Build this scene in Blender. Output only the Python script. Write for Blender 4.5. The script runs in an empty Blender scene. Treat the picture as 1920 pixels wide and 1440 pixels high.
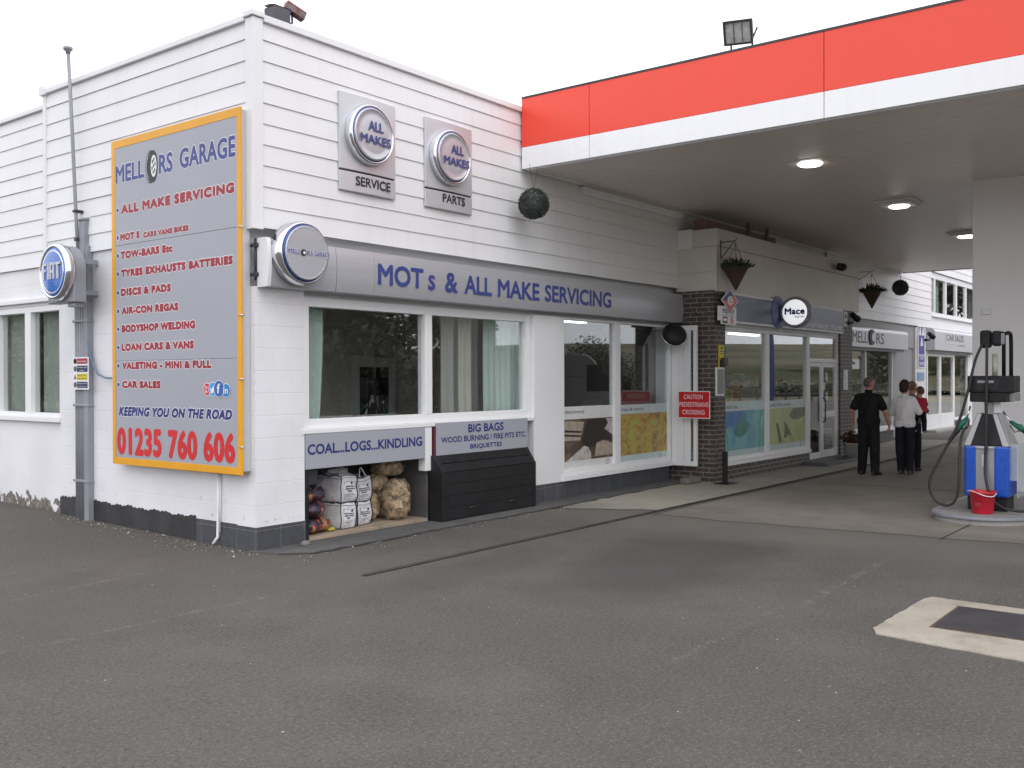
import bpy, bmesh, math, random
from mathutils import Vector, Matrix

random.seed(7)
S = bpy.context.scene
COL = S.collection
R_ = math.radians

# ------------------------------------------------------------------ camera
cam_d = bpy.data.cameras.new("camera")
cam_d.sensor_width = 36.0
cam_d.lens = 36.0 * 1834.12 / 1920.0
cam_d.clip_start = 0.05
cam_d.clip_end = 2000.0
cam = bpy.data.objects.new("camera", cam_d)
COL.objects.link(cam)
yaw, pit, rol = R_(38.0096), R_(-0.3352), R_(-0.1678)
fw = Vector((math.cos(yaw) * math.cos(pit), math.sin(yaw) * math.cos(pit), math.sin(pit)))
r0 = Vector((math.sin(yaw), -math.cos(yaw), 0))
u0 = r0.cross(fw)
cr = r0 * math.cos(rol) + u0 * math.sin(rol)
cu = -r0 * math.sin(rol) + u0 * math.cos(rol)
cam.matrix_world = Matrix(((cr.x, cu.x, -fw.x, -6.067), (cr.y, cu.y, -fw.y, -7.969), (cr.z, cu.z, -fw.z, 1.72), (0, 0, 0, 1)))
S.camera = cam

# ------------------------------------------------------------------ overcast sky and weak, very soft sun
SUN_EL, SUN_AZ = R_(52), R_(215)          # azimuth measured from +Y clockwise (the sun is behind the camera, to the left)
W = bpy.data.worlds.new("World")
S.world = W
W.use_nodes = True
wn = W.node_tree
wn.nodes.clear()
sky = wn.nodes.new("ShaderNodeTexSky")
sky.sky_type = 'NISHITA'
sky.sun_disc = False
sky.sun_elevation = SUN_EL
sky.sun_rotation = SUN_AZ
sky.dust_density = 6.0
hs = wn.nodes.new("ShaderNodeHueSaturation")
hs.inputs['Saturation'].default_value = 0.12
cloud = wn.nodes.new("ShaderNodeMix")
cloud.data_type = 'RGBA'
cloud.inputs[0].default_value = 0.8
cloud.inputs[7].default_value = (13.3, 13.4, 14.3, 1)     # the even white cloud layer
bg = wn.nodes.new("ShaderNodeBackground")
bg.inputs['Strength'].default_value = 0.13
wo = wn.nodes.new("ShaderNodeOutputWorld")
wn.links.new(sky.outputs[0], hs.inputs['Color'])
wn.links.new(hs.outputs[0], cloud.inputs[6])
wn.links.new(cloud.outputs[2], bg.inputs['Color'])
wn.links.new(bg.outputs[0], wo.inputs[0])

sun_d = bpy.data.lights.new("sun", 'SUN')
sun_d.energy = 0.55
sun_d.angle = R_(50)
sun_d.color = (1, 0.97, 0.93)
sun = bpy.data.objects.new("sun", sun_d)
COL.objects.link(sun)
sd = Vector((math.sin(SUN_AZ) * math.cos(SUN_EL), math.cos(SUN_AZ) * math.cos(SUN_EL), math.sin(SUN_EL)))
sun.rotation_euler = (-sd).to_track_quat('-Z', 'Y').to_euler()
sun.location = sd * 50

S.view_settings.view_transform = 'Standard'
S.view_settings.look = 'None'
S.view_settings.gamma = 1.0
S.view_settings.exposure = 0.12
S.render.engine = 'CYCLES'
S.cycles.max_bounces = 8
S.cycles.transparent_max_bounces = 12
S.cycles.use_denoising = True

# ------------------------------------------------------------------ helpers: objects
WL = {}                                    # world location of every Empty / parent


def setp(o, label=None, cat=None, group=None, kind=None):
    if label: o['label'] = label
    if cat: o['category'] = cat
    if group: o['group'] = group
    if kind: o['kind'] = kind
    return o


def thing(name, label, cat, loc=(0, 0, 0), group=None, rotz=0.0):
    o = bpy.data.objects.new(name, None)
    o.empty_display_size = 0.1
    COL.objects.link(o)
    o.location = loc
    o.rotation_euler = (0, 0, rotz)
    WL[o.name] = Vector(loc)
    return setp(o, label, cat, group)


def copy_tree(o, parent=None):
    c = o.copy()
    COL.objects.link(c)
    if parent is not None:
        c.parent = parent
    for ch in list(o.children):
        copy_tree(ch, c)
    return c


class MB:
    """collects world-space (or local) geometry for ONE mesh object"""

    def __init__(s):
        s.v, s.f, s.m, s.sm = [], [], [], []
        s.mat = 0
        s.smooth = False

    def add(s, vs, fs, smooth=None):
        n = len(s.v)
        s.v += [tuple(p) for p in vs]
        for f in fs:
            s.f.append([i + n for i in f])
            s.m.append(s.mat)
            s.sm.append(s.smooth if smooth is None else smooth)
        return s

    def box(s, x0, y0, z0, x1, y1, z1):
        x0, x1 = min(x0, x1), max(x0, x1); y0, y1 = min(y0, y1), max(y0, y1); z0, z1 = min(z0, z1), max(z0, z1)
        v = [(x0, y0, z0), (x1, y0, z0), (x1, y1, z0), (x0, y1, z0), (x0, y0, z1), (x1, y0, z1), (x1, y1, z1), (x0, y1, z1)]
        return s.add(v, [(0, 3, 2, 1), (4, 5, 6, 7), (0, 1, 5, 4), (1, 2, 6, 5), (2, 3, 7, 6), (3, 0, 4, 7)], False)

    def obox(s, c, ax, ay, az):
        c, ax, ay, az = Vector(c), Vector(ax), Vector(ay), Vector(az)
        v = [c + ax * i + ay * j + az * k for k in (-1, 1) for (i, j) in ((-1, -1), (1, -1), (1, 1), (-1, 1))]
        return s.add(v, [(0, 3, 2, 1), (4, 5, 6, 7), (0, 1, 5, 4), (1, 2, 6, 5), (2, 3, 7, 6), (3, 0, 4, 7)], False)

    def quad(s, a, b, c, d):
        return s.add([a, b, c, d], [(0, 1, 2, 3)], False)

    def poly(s, pts):
        return s.add(pts, [tuple(range(len(pts)))], False)

    def prism(s, pts, d, smooth=False):
        """polygon pts (3d) extruded by vector d"""
        d = Vector(d); n = len(pts)
        v = [Vector(p) for p in pts] + [Vector(p) + d for p in pts]
        f = [tuple(range(n))[::-1], tuple(range(n, 2 * n))] + [(i, (i + 1) % n, n + (i + 1) % n, n + i) for i in range(n)]
        return s.add(v, f, smooth)

    def tube(s, pts, r, seg=8, caps=True, closed=False):
        pts = [Vector(p) for p in pts]
        rs = r if isinstance(r, (list, tuple)) else [r] * len(pts)
        vs, fs = [], []
        up = None
        n = len(pts)
        for i, p in enumerate(pts):
            t = (pts[min(i + 1, n - 1)] - pts[max(i - 1, 0)])
            t = t.normalized() if t.length > 1e-9 else Vector((0, 0, 1))
            if up is None:
                up = Vector((0, 0, 1)) if abs(t.z) < 0.9 else Vector((1, 0, 0))
            a = t.cross(up)
            if a.length < 1e-6:
                a = t.orthogonal()
            a.normalize()
            b = a.cross(t).normalized()
            up = b
            for k in range(seg):
                w = 2 * math.pi * k / seg
                vs.append(p + (a * math.cos(w) + b * math.sin(w)) * rs[i])
        for i in range(n - 1):
            for k in range(seg):
                fs.append((i * seg + k, (i + 1) * seg + k, (i + 1) * seg + (k + 1) % seg, i * seg + (k + 1) % seg))
        s.add(vs, fs, True)
        if caps:
            s.add(vs[:seg], [tuple(range(seg))], False)
            s.add(vs[-seg:], [tuple(range(seg))[::-1]], False)
        return s

    def lathe(s, o, axis, prof, seg=40, smooth=True):
        """prof = [(radius, distance along axis)]"""
        o, ax = Vector(o), Vector(axis).normalized()
        a = ax.orthogonal().normalized(); b = ax.cross(a)
        vs, fs = [], []
        for (r, h) in prof:
            for k in range(seg):
                w = 2 * math.pi * k / seg
                vs.append(o + ax * h + (a * math.cos(w) + b * math.sin(w)) * r)
        for i in range(len(prof) - 1):
            for k in range(seg):
                fs.append((i * seg + k, i * seg + (k + 1) % seg, (i + 1) * seg + (k + 1) % seg, (i + 1) * seg + k))
        s.add(vs, fs, smooth)
        if prof[0][0] > 1e-5:
            s.add(vs[:seg], [tuple(range(seg))[::-1]], False)
        if prof[-1][0] > 1e-5:
            s.add(vs[-seg:], [tuple(range(seg))], False)
        return s

    def ell(s, c, r, seg=16, rings=10, M=None):
        c = Vector(c)
        vs, fs = [], []
        for i in range(rings + 1):
            th = math.pi * i / rings
            for k in range(seg):
                w = 2 * math.pi * k / seg
                p = Vector((r[0] * math.sin(th) * math.cos(w), r[1] * math.sin(th) * math.sin(w), r[2] * math.cos(th)))
                if M is not None: p = M @ p
                vs.append(c + p)
        for i in range(rings):
            for k in range(seg):
                fs.append((i * seg + k, (i + 1) * seg + k, (i + 1) * seg + (k + 1) % seg, i * seg + (k + 1) % seg))
        return s.add(vs, fs, True)

    def limb(s, p0, r0, p1, r1, seg=12):
        """tapered capsule"""
        p0, p1 = Vector(p0), Vector(p1)
        s.tube([p0, p1], [r0, r1], seg)
        s.ell(p0, (r0,) * 3, seg, 8)
        s.ell(p1, (r1,) * 3, seg, 8)
        return s

    def leaf(s, p, d, n, l, w):
        p, d, n = Vector(p), Vector(d), Vector(n)
        q = d.cross(n).normalized() * (w / 2)
        return s.add([p, p + d * l * .5 + q, p + d * l, p + d * l * .5 - q], [(0, 1, 2, 3)], False)

    def mesh(s, name, mats, off=Vector((0, 0, 0))):
        me = bpy.data.meshes.new(name)
        me.from_pydata([(p[0] - off[0], p[1] - off[1], p[2] - off[2]) for p in s.v], [], s.f)
        for m in mats: me.materials.append(m)
        me.polygons.foreach_set("material_index", s.m)
        me.polygons.foreach_set("use_smooth", s.sm)
        me.update()
        return me

    def build(s, name, mats, parent=None, bevel=0.0, local=False, recalc=True, loc=None):
        if not isinstance(mats, (list, tuple)): mats = [mats]
        off = Vector((0, 0, 0))
        if parent is not None and not local:
            off = WL.get(parent.name, off)
        elif loc is not None:
            off = Vector(loc)
        me = s.mesh(name, mats, off)
        if recalc:
            bm = bmesh.new(); bm.from_mesh(me)
            bmesh.ops.remove_doubles(bm, verts=bm.verts, dist=1e-6)
            bmesh.ops.recalc_face_normals(bm, faces=bm.faces)
            bm.to_mesh(me); bm.free()
        o = bpy.data.objects.new(name, me)
        COL.objects.link(o)
        if parent is not None:
            o.parent = parent
            WL[o.name] = Vector((0, 0, 0)) if local else off.copy()
        elif loc is not None:
            o.location = loc
            WL[o.name] = Vector(loc)
        else:
            WL[o.name] = Vector((0, 0, 0))
        if bevel:
            b = o.modifiers.new("bevel", 'BEVEL'); b.width = bevel; b.segments = 2; b.limit_method = 'ANGLE'; b.angle_limit = R_(40)
        return o


def modify(o, *mods):
    """run modifiers on the object's mesh and keep the result"""
    for typ, props in mods:
        m = o.modifiers.new(typ.lower(), typ)
        for k, v in props.items(): setattr(m, k, v)
    dg = bpy.context.evaluated_depsgraph_get()
    me = bpy.data.meshes.new_from_object(o.evaluated_get(dg))
    o.modifiers.clear()
    old = o.data
    o.data = me
    me.name = old.name
    bpy.data.meshes.remove(old)
    for p in me.polygons: p.use_smooth = True
    return o


# ------------------------------------------------------------------ helpers: materials
def srgb(r, g, b):
    f = lambda c: (c / 255 / 12.92) if c / 255 <= 0.04045 else ((c / 255 + 0.055) / 1.055) ** 2.4
    return (f(r), f(g), f(b))


class NT:
    def __init__(s, name):
        s.m = bpy.data.materials.new(name)
        s.m.use_nodes = True
        s.t = s.m.node_tree
        s.t.nodes.clear()
        s.out = s.t.nodes.new("ShaderNodeOutputMaterial")
        s._c = None

    def n(s, typ, ins=None, **props):
        n = s.t.nodes.new(typ)
        for k, v in props.items(): setattr(n, k, v)
        for k, v in (ins or {}).items():
            if isinstance(v, bpy.types.NodeSocket): s.t.links.new(v, n.inputs[k])
            else: n.inputs[k].default_value = v
        return n

    def co(s, kind='Object'):
        return s.n("ShaderNodeTexCoord").outputs[kind]

    def mapping(s, vec, scale=(1, 1, 1), rot=(0, 0, 0), loc=(0, 0, 0)):
        return s.n("ShaderNodeMapping", {'Vector': vec, 'Scale': scale, 'Rotation': rot, 'Location': loc}).outputs[0]

    def noise(s, vec, scale, detail=3, rough=.55, dist=0):
        return s.n("ShaderNodeTexNoise", {'Vector': vec, 'Scale': scale, 'Detail': detail, 'Roughness': rough, 'Distortion': dist}).outputs[0]

    def math(s, op, a, b=0.0, c=None, clamp=False):
        i = {0: a, 1: b}
        if c is not None: i[2] = c
        return s.n("ShaderNodeMath", i, operation=op, use_clamp=clamp).outputs[0]

    def ramp(s, fac, lo, hi, v0=0.0, v1=1.0):
        n = s.n("ShaderNodeMapRange", {'Value': fac, 'From Min': lo, 'From Max': hi, 'To Min': v0, 'To Max': v1})
        n.interpolation_type = 'SMOOTHSTEP'
        return n.outputs[0]

    def mix(s, fac, a, b, blend='MIX'):
        n = s.n("ShaderNodeMix", data_type='RGBA', blend_type=blend)
        for k, v in ((0, fac), (6, a), (7, b)):
            if isinstance(v, bpy.types.NodeSocket): s.t.links.new(v, n.inputs[k])
            else: n.inputs[k].default_value = v if k == 0 else (tuple(v) + (1,))[:4]
        return n.outputs[2]

    def sep(s, vec):
        return s.n("ShaderNodeSeparateXYZ", {0: vec}).outputs

    def comb(s, x, y, z=0.0):
        return s.n("ShaderNodeCombineXYZ", {0: x, 1: y, 2: z}).outputs[0]

    def bump(s, h, strength=.3, dist=.01):
        return s.n("ShaderNodeBump", {'Height': h, 'Strength': strength, 'Distance': dist}).outputs[0]

    def done(s, col, rough=.6, metal=0.0, normal=None, spec=.5, coat=0.0, emit=None, estr=0.0, alpha=None, sss=None, coat_rough=.05):
        ins = {'Base Color': col if isinstance(col, bpy.types.NodeSocket) else (tuple(col) + (1,))[:4], 'Roughness': rough, 'Metallic': metal,
               'Specular IOR Level': spec, 'Coat Weight': coat, 'Coat Roughness': coat_rough}
        if normal is not None: ins['Normal'] = normal
        if alpha is not None: ins['Alpha'] = alpha
        if emit is not None:
            ins['Emission Color'] = (tuple(emit) + (1,))[:4]; ins['Emission Strength'] = estr
        p = s.n("ShaderNodeBsdfPrincipled", ins)
        s.t.links.new(p.outputs[0], s.out.inputs[0])
        return s.m


def paint(name, col, rough=.5, metal=0.0, var=.06, vs=2.5, bump=0.0, bs=60, spec=.5, coat=0.0, stretch=(1, 1, 1)):
    """plain procedural material: a base colour with a little large-scale and fine unevenness"""
    t = NT(name)
    c = t.mapping(t.co(), stretch)
    a = t.noise(c, vs, 5, .6)
    b = t.noise(c, vs * 9, 3, .6)
    f = t.math('MULTIPLY_ADD', a, .8, t.math('MULTIPLY', b, .2))
    f = t.ramp(f, .3, .7)
    lo = tuple(x * (1 - var) for x in col); hi = tuple(min(1, x * (1 + var)) for x in col)
    cc = t.mix(f, lo, hi)
    nr = t.bump(t.noise(c, bs, 4), bump, .01) if bump else None
    dr = .06 if var > .05 else .012
    rr = t.ramp(b, .2, .8, max(.02, rough - dr), min(1, rough + dr))
    return t.done(cc, rr, metal, nr, spec, coat)


def wallvec(t):
    """coordinates that run along an upright wall of either direction: (x + y, z)"""
    x, y, z = t.sep(t.co())
    return t.comb(t.math('ADD', x, y), z)


M = {}
M['clad'] = None
M['text_blue'] = paint('lettering_blue', srgb(58, 68, 132), .45, var=.1)
M['text_navy'] = paint('lettering_navy', srgb(40, 48, 112), .45, var=.1)
M['text_red'] = paint('lettering_red', srgb(152, 30, 48), .45, var=.12)
M['text_number'] = paint('lettering_bright_red', srgb(205, 34, 38), .45, var=.08)
M['text_white'] = paint('lettering_white', (.8, .8, .82), .45, var=.03)
M['text_black'] = paint('lettering_black', srgb(38, 38, 42), .45, var=.1)
M['sign_grey'] = paint('silver_sign_vinyl', srgb(160, 163, 171), .38, var=.03, vs=.8, spec=.4)
M['silver'] = paint('brushed_silver_panel', (.50, .51, .545), .38, metal=.45, var=.05, vs=1.2, stretch=(.15, 1, 9))
M['silver_panel'] = paint('silver_sign_panel', (.55, .56, .585), .38, metal=.35, var=.03, vs=.7)
M['chrome'] = paint('polished_chrome', (.72, .73, .76), .12, metal=1, var=.03)
M['grey_metal'] = paint('grey_painted_metal', srgb(140, 143, 150), .45, var=.07, vs=4)
M['dark_metal'] = paint('dark_metal', srgb(62, 62, 66), .5, metal=.3, var=.15)
M['black'] = paint('black_paint', (.013, .0125, .014), .55, var=.3, vs=4, spec=.35)
M['black_rubber'] = paint('black_rubber', (.03, .028, .028), .55, var=.25, vs=6)
M['white'] = paint('white_paint', (.76, .765, .775), .4, var=.03, vs=1.3)
M['upvc'] = paint('white_upvc', (.78, .785, .79), .5, var=.02, spec=.3)
M['amber'] = paint('amber_sign_border', srgb(226, 160, 22), .42, var=.07, vs=3)
M['red_sign'] = paint('red_sign', srgb(198, 24, 34), .35, var=.05)
M['brown'] = paint('red_brown_timber', srgb(120, 78, 70), .7, var=.2)
M['skin'] = paint('skin', srgb(196, 140, 116), .55, var=.06, vs=12)


def mat_clad():
    t = NT('white_painted_weatherboard')
    c = t.co()
    x, y, z = t.sep(c)
    along = t.math('ADD', x, y)
    streak = t.noise(t.comb(t.math('MULTIPLY', along, 6.0), t.math('MULTIPLY', z, .5)), 1.0, 4, .6)
    broad = t.noise(c, .7, 4)
    fine = t.noise(c, 16, 3)
    board = t.n("ShaderNodeTexWhiteNoise", {'W': t.math('FLOOR', t.math('MULTIPLY', t.math('SUBTRACT', z, 3.22), 1 / .2075))}, noise_dimensions='1D').outputs[0]
    f = t.math('ADD', t.math('MULTIPLY', t.ramp(streak, .45, .8), .55), t.math('MULTIPLY', t.ramp(broad, .4, .75), .5))
    col = t.mix(f, (.79, .79, .805), (.70, .70, .705))
    col = t.mix(t.math('MULTIPLY', board, .3), col, (.71, .715, .73))
    specks = t.ramp(fine, .70, .76, 0, .25)
    col = t.mix(specks, col, (.5, .49, .47))
    return t.done(col, .42, 0, t.bump(t.noise(t.comb(t.math('MULTIPLY', along, 2), t.math('MULTIPLY', z, 40)), 1, 3), .06, .004))


def mat_painted_block():
    t = NT('white_painted_blockwork')
    v = wallvec(t)
    b = t.n("ShaderNodeTexBrick", {'Vector': v, 'Color1': (1, 1, 1, 1), 'Color2': (.94, .94, .94, 1), 'Mortar': (0, 0, 0, 1), 'Scale': 1.0, 'Mortar Size': .006, 'Mortar Smooth': .35, 'Brick Width': .46, 'Row Height': .225}, offset=.5)
    n1 = t.noise(t.co(), 1.1, 5, .6)
    n2 = t.noise(t.co(), 30, 4, .6)
    col = t.mix(t.ramp(n1, .35, .7), (.79, .79, .81), (.71, .71, .73))
    z = t.sep(t.co())[2]
    chip = t.math('MULTIPLY', t.ramp(t.noise(t.co(), 9, 5, .7), .60, .66), t.ramp(z, .62, .2))
    col = t.mix(t.math('MULTIPLY', chip, .8), col, (.26, .23, .21))
    h = t.math('ADD', t.math('MULTIPLY', b.outputs['Fac'], -.6), t.math('MULTIPLY', n2, .35))
    return t.done(col, .5, 0, t.bump(h, .5, .008))


def mat_peeling():
    """white paint flaking off old render near the ground"""
    t = NT('peeling_white_render')
    c = t.co()
    z = t.sep(c)[2]
    n1 = t.noise(c, 5.5, 6, .68, .3); n2 = t.noise(c, 24, 4, .6); n3 = t.noise(c, 1.1, 4)
    m = t.math('ADD', n1, t.ramp(z, .42, .14, -.35, .08))
    m = t.ramp(m, .50, .53)
    edge = t.ramp(t.math('ADD', n1, t.ramp(z, .42, .14, -.35, .08)), .47, .52)
    bare = t.mix(t.ramp(n2, .35, .7), (.10, .085, .07), (.27, .235, .20))
    col = t.mix(t.ramp(n3, .35, .7), (.79, .79, .81), (.71, .71, .73))
    col = t.mix(t.math('MULTIPLY', edge, .35), col, (.45, .42, .38))
    col = t.mix(m, col, bare)
    return t.done(col, .6, 0, t.bump(t.math('ADD', t.math('MULTIPLY', m, -.8), t.math('MULTIPLY', n2, .4)), .5, .008))


def mat_plinth(name, c1, c2, mortar, bw, rh, ms=.006):
    t = NT(name)
    v = wallvec(t)
    b = t.n("ShaderNodeTexBrick", {'Vector': v, 'Color1': c1 + (1,), 'Color2': c2 + (1,), 'Mortar': mortar + (1,), 'Scale': 1.0, 'Mortar Size': ms, 'Mortar Smooth': .2, 'Brick Width': bw, 'Row Height': rh, 'Bias': 0.0}, offset=.5 if bw < .3 else 0)
    n = t.noise(t.co(), 14, 4)
    col = t.mix(t.math('MULTIPLY', t.ramp(n, .4, .75), .45), b.outputs['Color'], tuple(x * .55 for x in c1))
    h = t.math('ADD', t.math('MULTIPLY', b.outputs['Fac'], -1.0), t.math('MULTIPLY', t.noise(t.co(), 60, 3), .3))
    return t.done(col, .6, 0, t.bump(h, .6, .006))


M['clad'] = mat_clad()
M['block'] = mat_painted_block()
M['tile'] = mat_plinth('dark_grey_plinth_tile', (.062, .066, .074), (.075, .078, .086), (.17, .17, .175), .3, .21, .004)
M['brick'] = mat_plinth('dark_brown_brick', (.058, .044, .038), (.092, .066, .055), (.24, .225, .20), .225, .078, .009)


def mat_asphalt():
    t = NT('worn_tarmac')
    c = t.co()
    x, y, z = t.sep(c)
    big = t.noise(c, .22, 5, .6)
    mid = t.noise(c, 1.3, 5, .65)
    fine = t.noise(c, 70, 3, .7)
    agg = t.n("ShaderNodeTexVoronoi", {'Vector': c, 'Scale': 95.0}, feature='F1')
    col = t.mix(t.ramp(big, .35, .68), (.076, .070, .064), (.098, .0925, .086))
    col = t.mix(t.math('MULTIPLY', t.ramp(mid, .42, .70), .6), col, (.064, .058, .051))
    col = t.mix(t.math('MULTIPLY', t.ramp(t.noise(c, .6, 5, .7, .5), .5, .72), .45), col, (.122, .114, .102))
    col = t.mix(t.math('MULTIPLY', t.ramp(fine, .45, .75), .38), col, (.17, .165, .155))
    grain = t.noise(c, 42, 4, .75)
    col = t.mix(t.math('MULTIPLY', t.ramp(grain, .50, .68), .62), col, (.19, .178, .16))
    col = t.mix(t.math('MULTIPLY', t.ramp(t.noise(c, 31, 4, .75), .53, .68), .72), col, (.036, .034, .032))
    col = t.mix(t.math('MULTIPLY', t.ramp(t.noise(c, 130, 2, .5), .52, .72), .55), col, (.042, .04, .04))
    # pale stones worn through the binder
    stone = t.ramp(agg.outputs['Color'], .80, .86)
    stone = t.math('MULTIPLY', stone, t.ramp(agg.outputs['Distance'], .35, .18))
    col = t.mix(t.math('MULTIPLY', stone, .55), col, (.34, .325, .30))
    dirt = t.math('MULTIPLY', t.ramp(t.math('ADD', y, t.math('MULTIPLY', t.noise(c, .8, 4), 2.0)), -1.6, .4), t.ramp(x, 3.0, .5))
    col = t.mix(t.math('MULTIPLY', dirt, .32), col, (.084, .072, .060))
    # rare bright chips
    chip = t.n("ShaderNodeTexVoronoi", {'Vector': c, 'Scale': 13.0}, feature='F1')
    ch = t.math('MULTIPLY', t.ramp(chip.outputs['Color'], .84, .88), t.ramp(chip.outputs['Distance'], .10, .06))
    col = t.mix(ch, col, (.50, .48, .44))

    def patch(cx, cy, rx, ry, soft, rot=0.0):
        a, b = math.cos(rot), math.sin(rot)
        dx, dy = t.math('SUBTRACT', x, cx), t.math('SUBTRACT', y, cy)
        u = t.math('DIVIDE', t.math('ADD', t.math('MULTIPLY', dx, a), t.math('MULTIPLY', dy, b)), rx)
        v = t.math('DIVIDE', t.math('SUBTRACT', t.math('MULTIPLY', dy, a), t.math('MULTIPLY', dx, b)), ry)
        d = t.math('SQRT', t.math('ADD', t.math('MULTIPLY', u, u), t.math('MULTIPLY', v, v)))
        d = t.math('ADD', d, t.math('MULTIPLY', t.math('SUBTRACT', t.noise(c, 1.6, 4), .5), .9))
        return t.ramp(d, 1.0 + soft, 1.0 - soft)
    # oily darker ground where cars pull up, damp strip by the drain channel
    oil = patch(2.2, -3.5, 2.0, .75, .45, .1)
    col = t.mix(t.math('MULTIPLY', oil, .55), col, (.048, .046, .044))
    oil2 = patch(.6, -2.3, 1.3, .35, .5, 0)
    col = t.mix(t.math('MULTIPLY', oil2, .4), col, (.055, .052, .048))
    # a greyer, smoother strip next to the concrete
    gs = t.math('MULTIPLY', t.ramp(t.math('ADD', x, t.math('MULTIPLY', t.math('SUBTRACT', t.noise(c, .9, 4), .5), 1.4)), 3.0, 4.4), t.ramp(y, -9, -5))
    col = t.mix(t.math('MULTIPLY', gs, .75), col, (.145, .134, .118))

    # worn pale scuff lines
    def scuff(x0, y0, x1, y1, w, k):
        L = math.hypot(x1 - x0, y1 - y0); ux, uy = (x1 - x0) / L, (y1 - y0) / L
        dx, dy = t.math('SUBTRACT', x, x0), t.math('SUBTRACT', y, y0)
        al = t.math('ADD', t.math('MULTIPLY', dx, ux), t.math('MULTIPLY', dy, uy))
        ac = t.math('ABSOLUTE', t.math('ADD', t.math('SUBTRACT', t.math('MULTIPLY', dy, ux), t.math('MULTIPLY', dx, uy)), t.math('MULTIPLY', t.math('SUBTRACT', t.noise(c, 2.2, 3), .5), w * 2)))
        m = t.math('MULTIPLY', t.ramp(ac, w, w * .2), t.math('MULTIPLY', t.ramp(al, -.1, .3), t.ramp(al, L + .2, L - .3)))
        return t.math('MULTIPLY', t.math('MULTIPLY', m, t.math('MULTIPLY', t.ramp(t.noise(c, 7, 4, .7), .40, .62), t.ramp(t.noise(c, 38, 3, .75), .44, .60))), k)
    for a in ((-2.7, -1.66, -.85, -1.70, .035, .75), (-2.6, -.22, -.9, .0, .04, .55), (1.0, -5.15, 3.7, -5.06, .07, .6), (-1.3, -5.10, 1.0, -5.05, .05, .5), (-3.3, -1.58, -2.6, -1.74, .06, .5)):
        col = t.mix(scuff(*a), col, (.23, .21, .175))
    h = t.math('ADD', t.math('MULTIPLY', fine, .5), agg.outputs['Distance'])
    return t.done(col, .88, 0, t.bump(h, .55, .006), .3)


def mat_concrete(name, c1, c2, worn=None, stain=.5):
    t = NT(name)
    c = t.co()
    big = t.noise(c, .45, 5, .6, .4)
    mid = t.noise(c, 3.1, 5, .65)
    fine = t.noise(c, 90, 3, .6)
    col = t.mix(t.ramp(big, .35, .66), c1, c2)
    col = t.mix(t.math('MULTIPLY', t.ramp(mid, .45, .72), stain), col, tuple(v * .62 for v in c1))
    col = t.mix(t.math('MULTIPLY', t.ramp(fine, .5, .8), .25), col, tuple(v * 1.35 for v in c2))
    spots = t.ramp(t.noise(c, 5.5, 3, .5), .68, .73, 0, .5)
    col = t.mix(spots, col, tuple(v * .4 for v in c1))
    if worn:      # tarmac trodden and smeared over the slab's front edge
        x, y, z = t.sep(c)
        e = t.math('ADD', x, t.math('MULTIPLY', t.math('SUBTRACT', t.noise(c, 1.1, 5, .65), .5), 1.6))
        col = t.mix(t.ramp(e, worn[1], worn[0], 0, .8), col, (.135, .124, .110))
    nh = t.math('ADD', t.math('MULTIPLY', mid, .4), fine)
    return t.done(col, .8, 0, t.bump(nh, .25, .005), .35)


def mat_glass(name, tint=(.955, .975, .965), base=.10, k=1.0):
    t = NT(name)
    lw = t.n("ShaderNodeLayerWeight", {'Blend': .5})
    f = t.math('POWER', lw.outputs['Facing'], 4.0)
    f = t.math('MULTIPLY_ADD', f, .75 * k, base, clamp=True)
    wob = t.bump(t.noise(t.co(), .9, 1), .015, .05)
    gl = t.n("ShaderNodeBsdfGlossy", {'Color': (.95, .97, .97, 1), 'Roughness': .004, 'Normal': wob})
    tr = t.n("ShaderNodeBsdfTransparent", {'Color': tint + (1,)})
    mx = t.n("ShaderNodeMixShader", {0: f, 1: tr.outputs[0], 2: gl.outputs[0]})
    t.t.links.new(mx.outputs[0], t.out.inputs[0])
    return t.m


M['asphalt'] = mat_asphalt()
M['forecourt'] = mat_concrete('forecourt_concrete', (.205, .185, .158), (.26, .236, .205), worn=(4.7, 6.0), stain=.35)
M['path'] = mat_concrete('path_concrete', (.29, .275, .235), (.36, .34, .29), worn=(4.2, 5.6), stain=.25)
M['pale_conc'] = mat_concrete('pale_cast_concrete', (.31, .282, .232), (.42, .385, .315), stain=.75)
M['kerb'] = mat_concrete('grey_concrete', (.30, .29, .27), (.38, .37, .35), stain=.4)
M['edging'] = mat_concrete('dark_grey_edging', (.085, .085, .085), (.115, .115, .112), stain=.5)
M['glass'] = mat_glass('window_glass')
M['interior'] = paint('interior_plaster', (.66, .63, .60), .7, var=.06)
M['interior_dark'] = paint('interior_dark', (.085, .08, .08), .7, var=.2)  # dimness of the unlit rooms is put into this wall colour
M['curtain'] = paint('mint_blind_fabric', (.50, .60, .56), .75, var=.08, stretch=(12, 12, .3), vs=1)
M['soffit'] = None


def mat_soffit():
    t = NT('canopy_soffit_panel')
    c = t.co()
    x, y, z = t.sep(c)
    fr = t.math('FRACT', t.math('MULTIPLY', x, 1 / .30))
    joint = t.ramp(t.math('ABSOLUTE', t.math('SUBTRACT', fr, .5)), .478, .494)
    n = t.noise(c, .6, 4); n2 = t.noise(c, 8, 4)
    col = t.mix(t.ramp(n, .35, .7), (.72, .645, .59), (.78, .705, .64))
    col = t.mix(t.math('MULTIPLY', t.ramp(n2, .55, .75), .25), col, (.36, .34, .3))
    spots = t.ramp(t.noise(c, 28, 2), .74, .78, 0, .6)
    col = t.mix(spots, col, (.16, .15, .14))
    col = t.mix(t.math('MULTIPLY', joint, .45), col, (.22, .21, .19))
    return t.done(col, .38, 0, None, .45)


M['soffit'] = mat_soffit()


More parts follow.
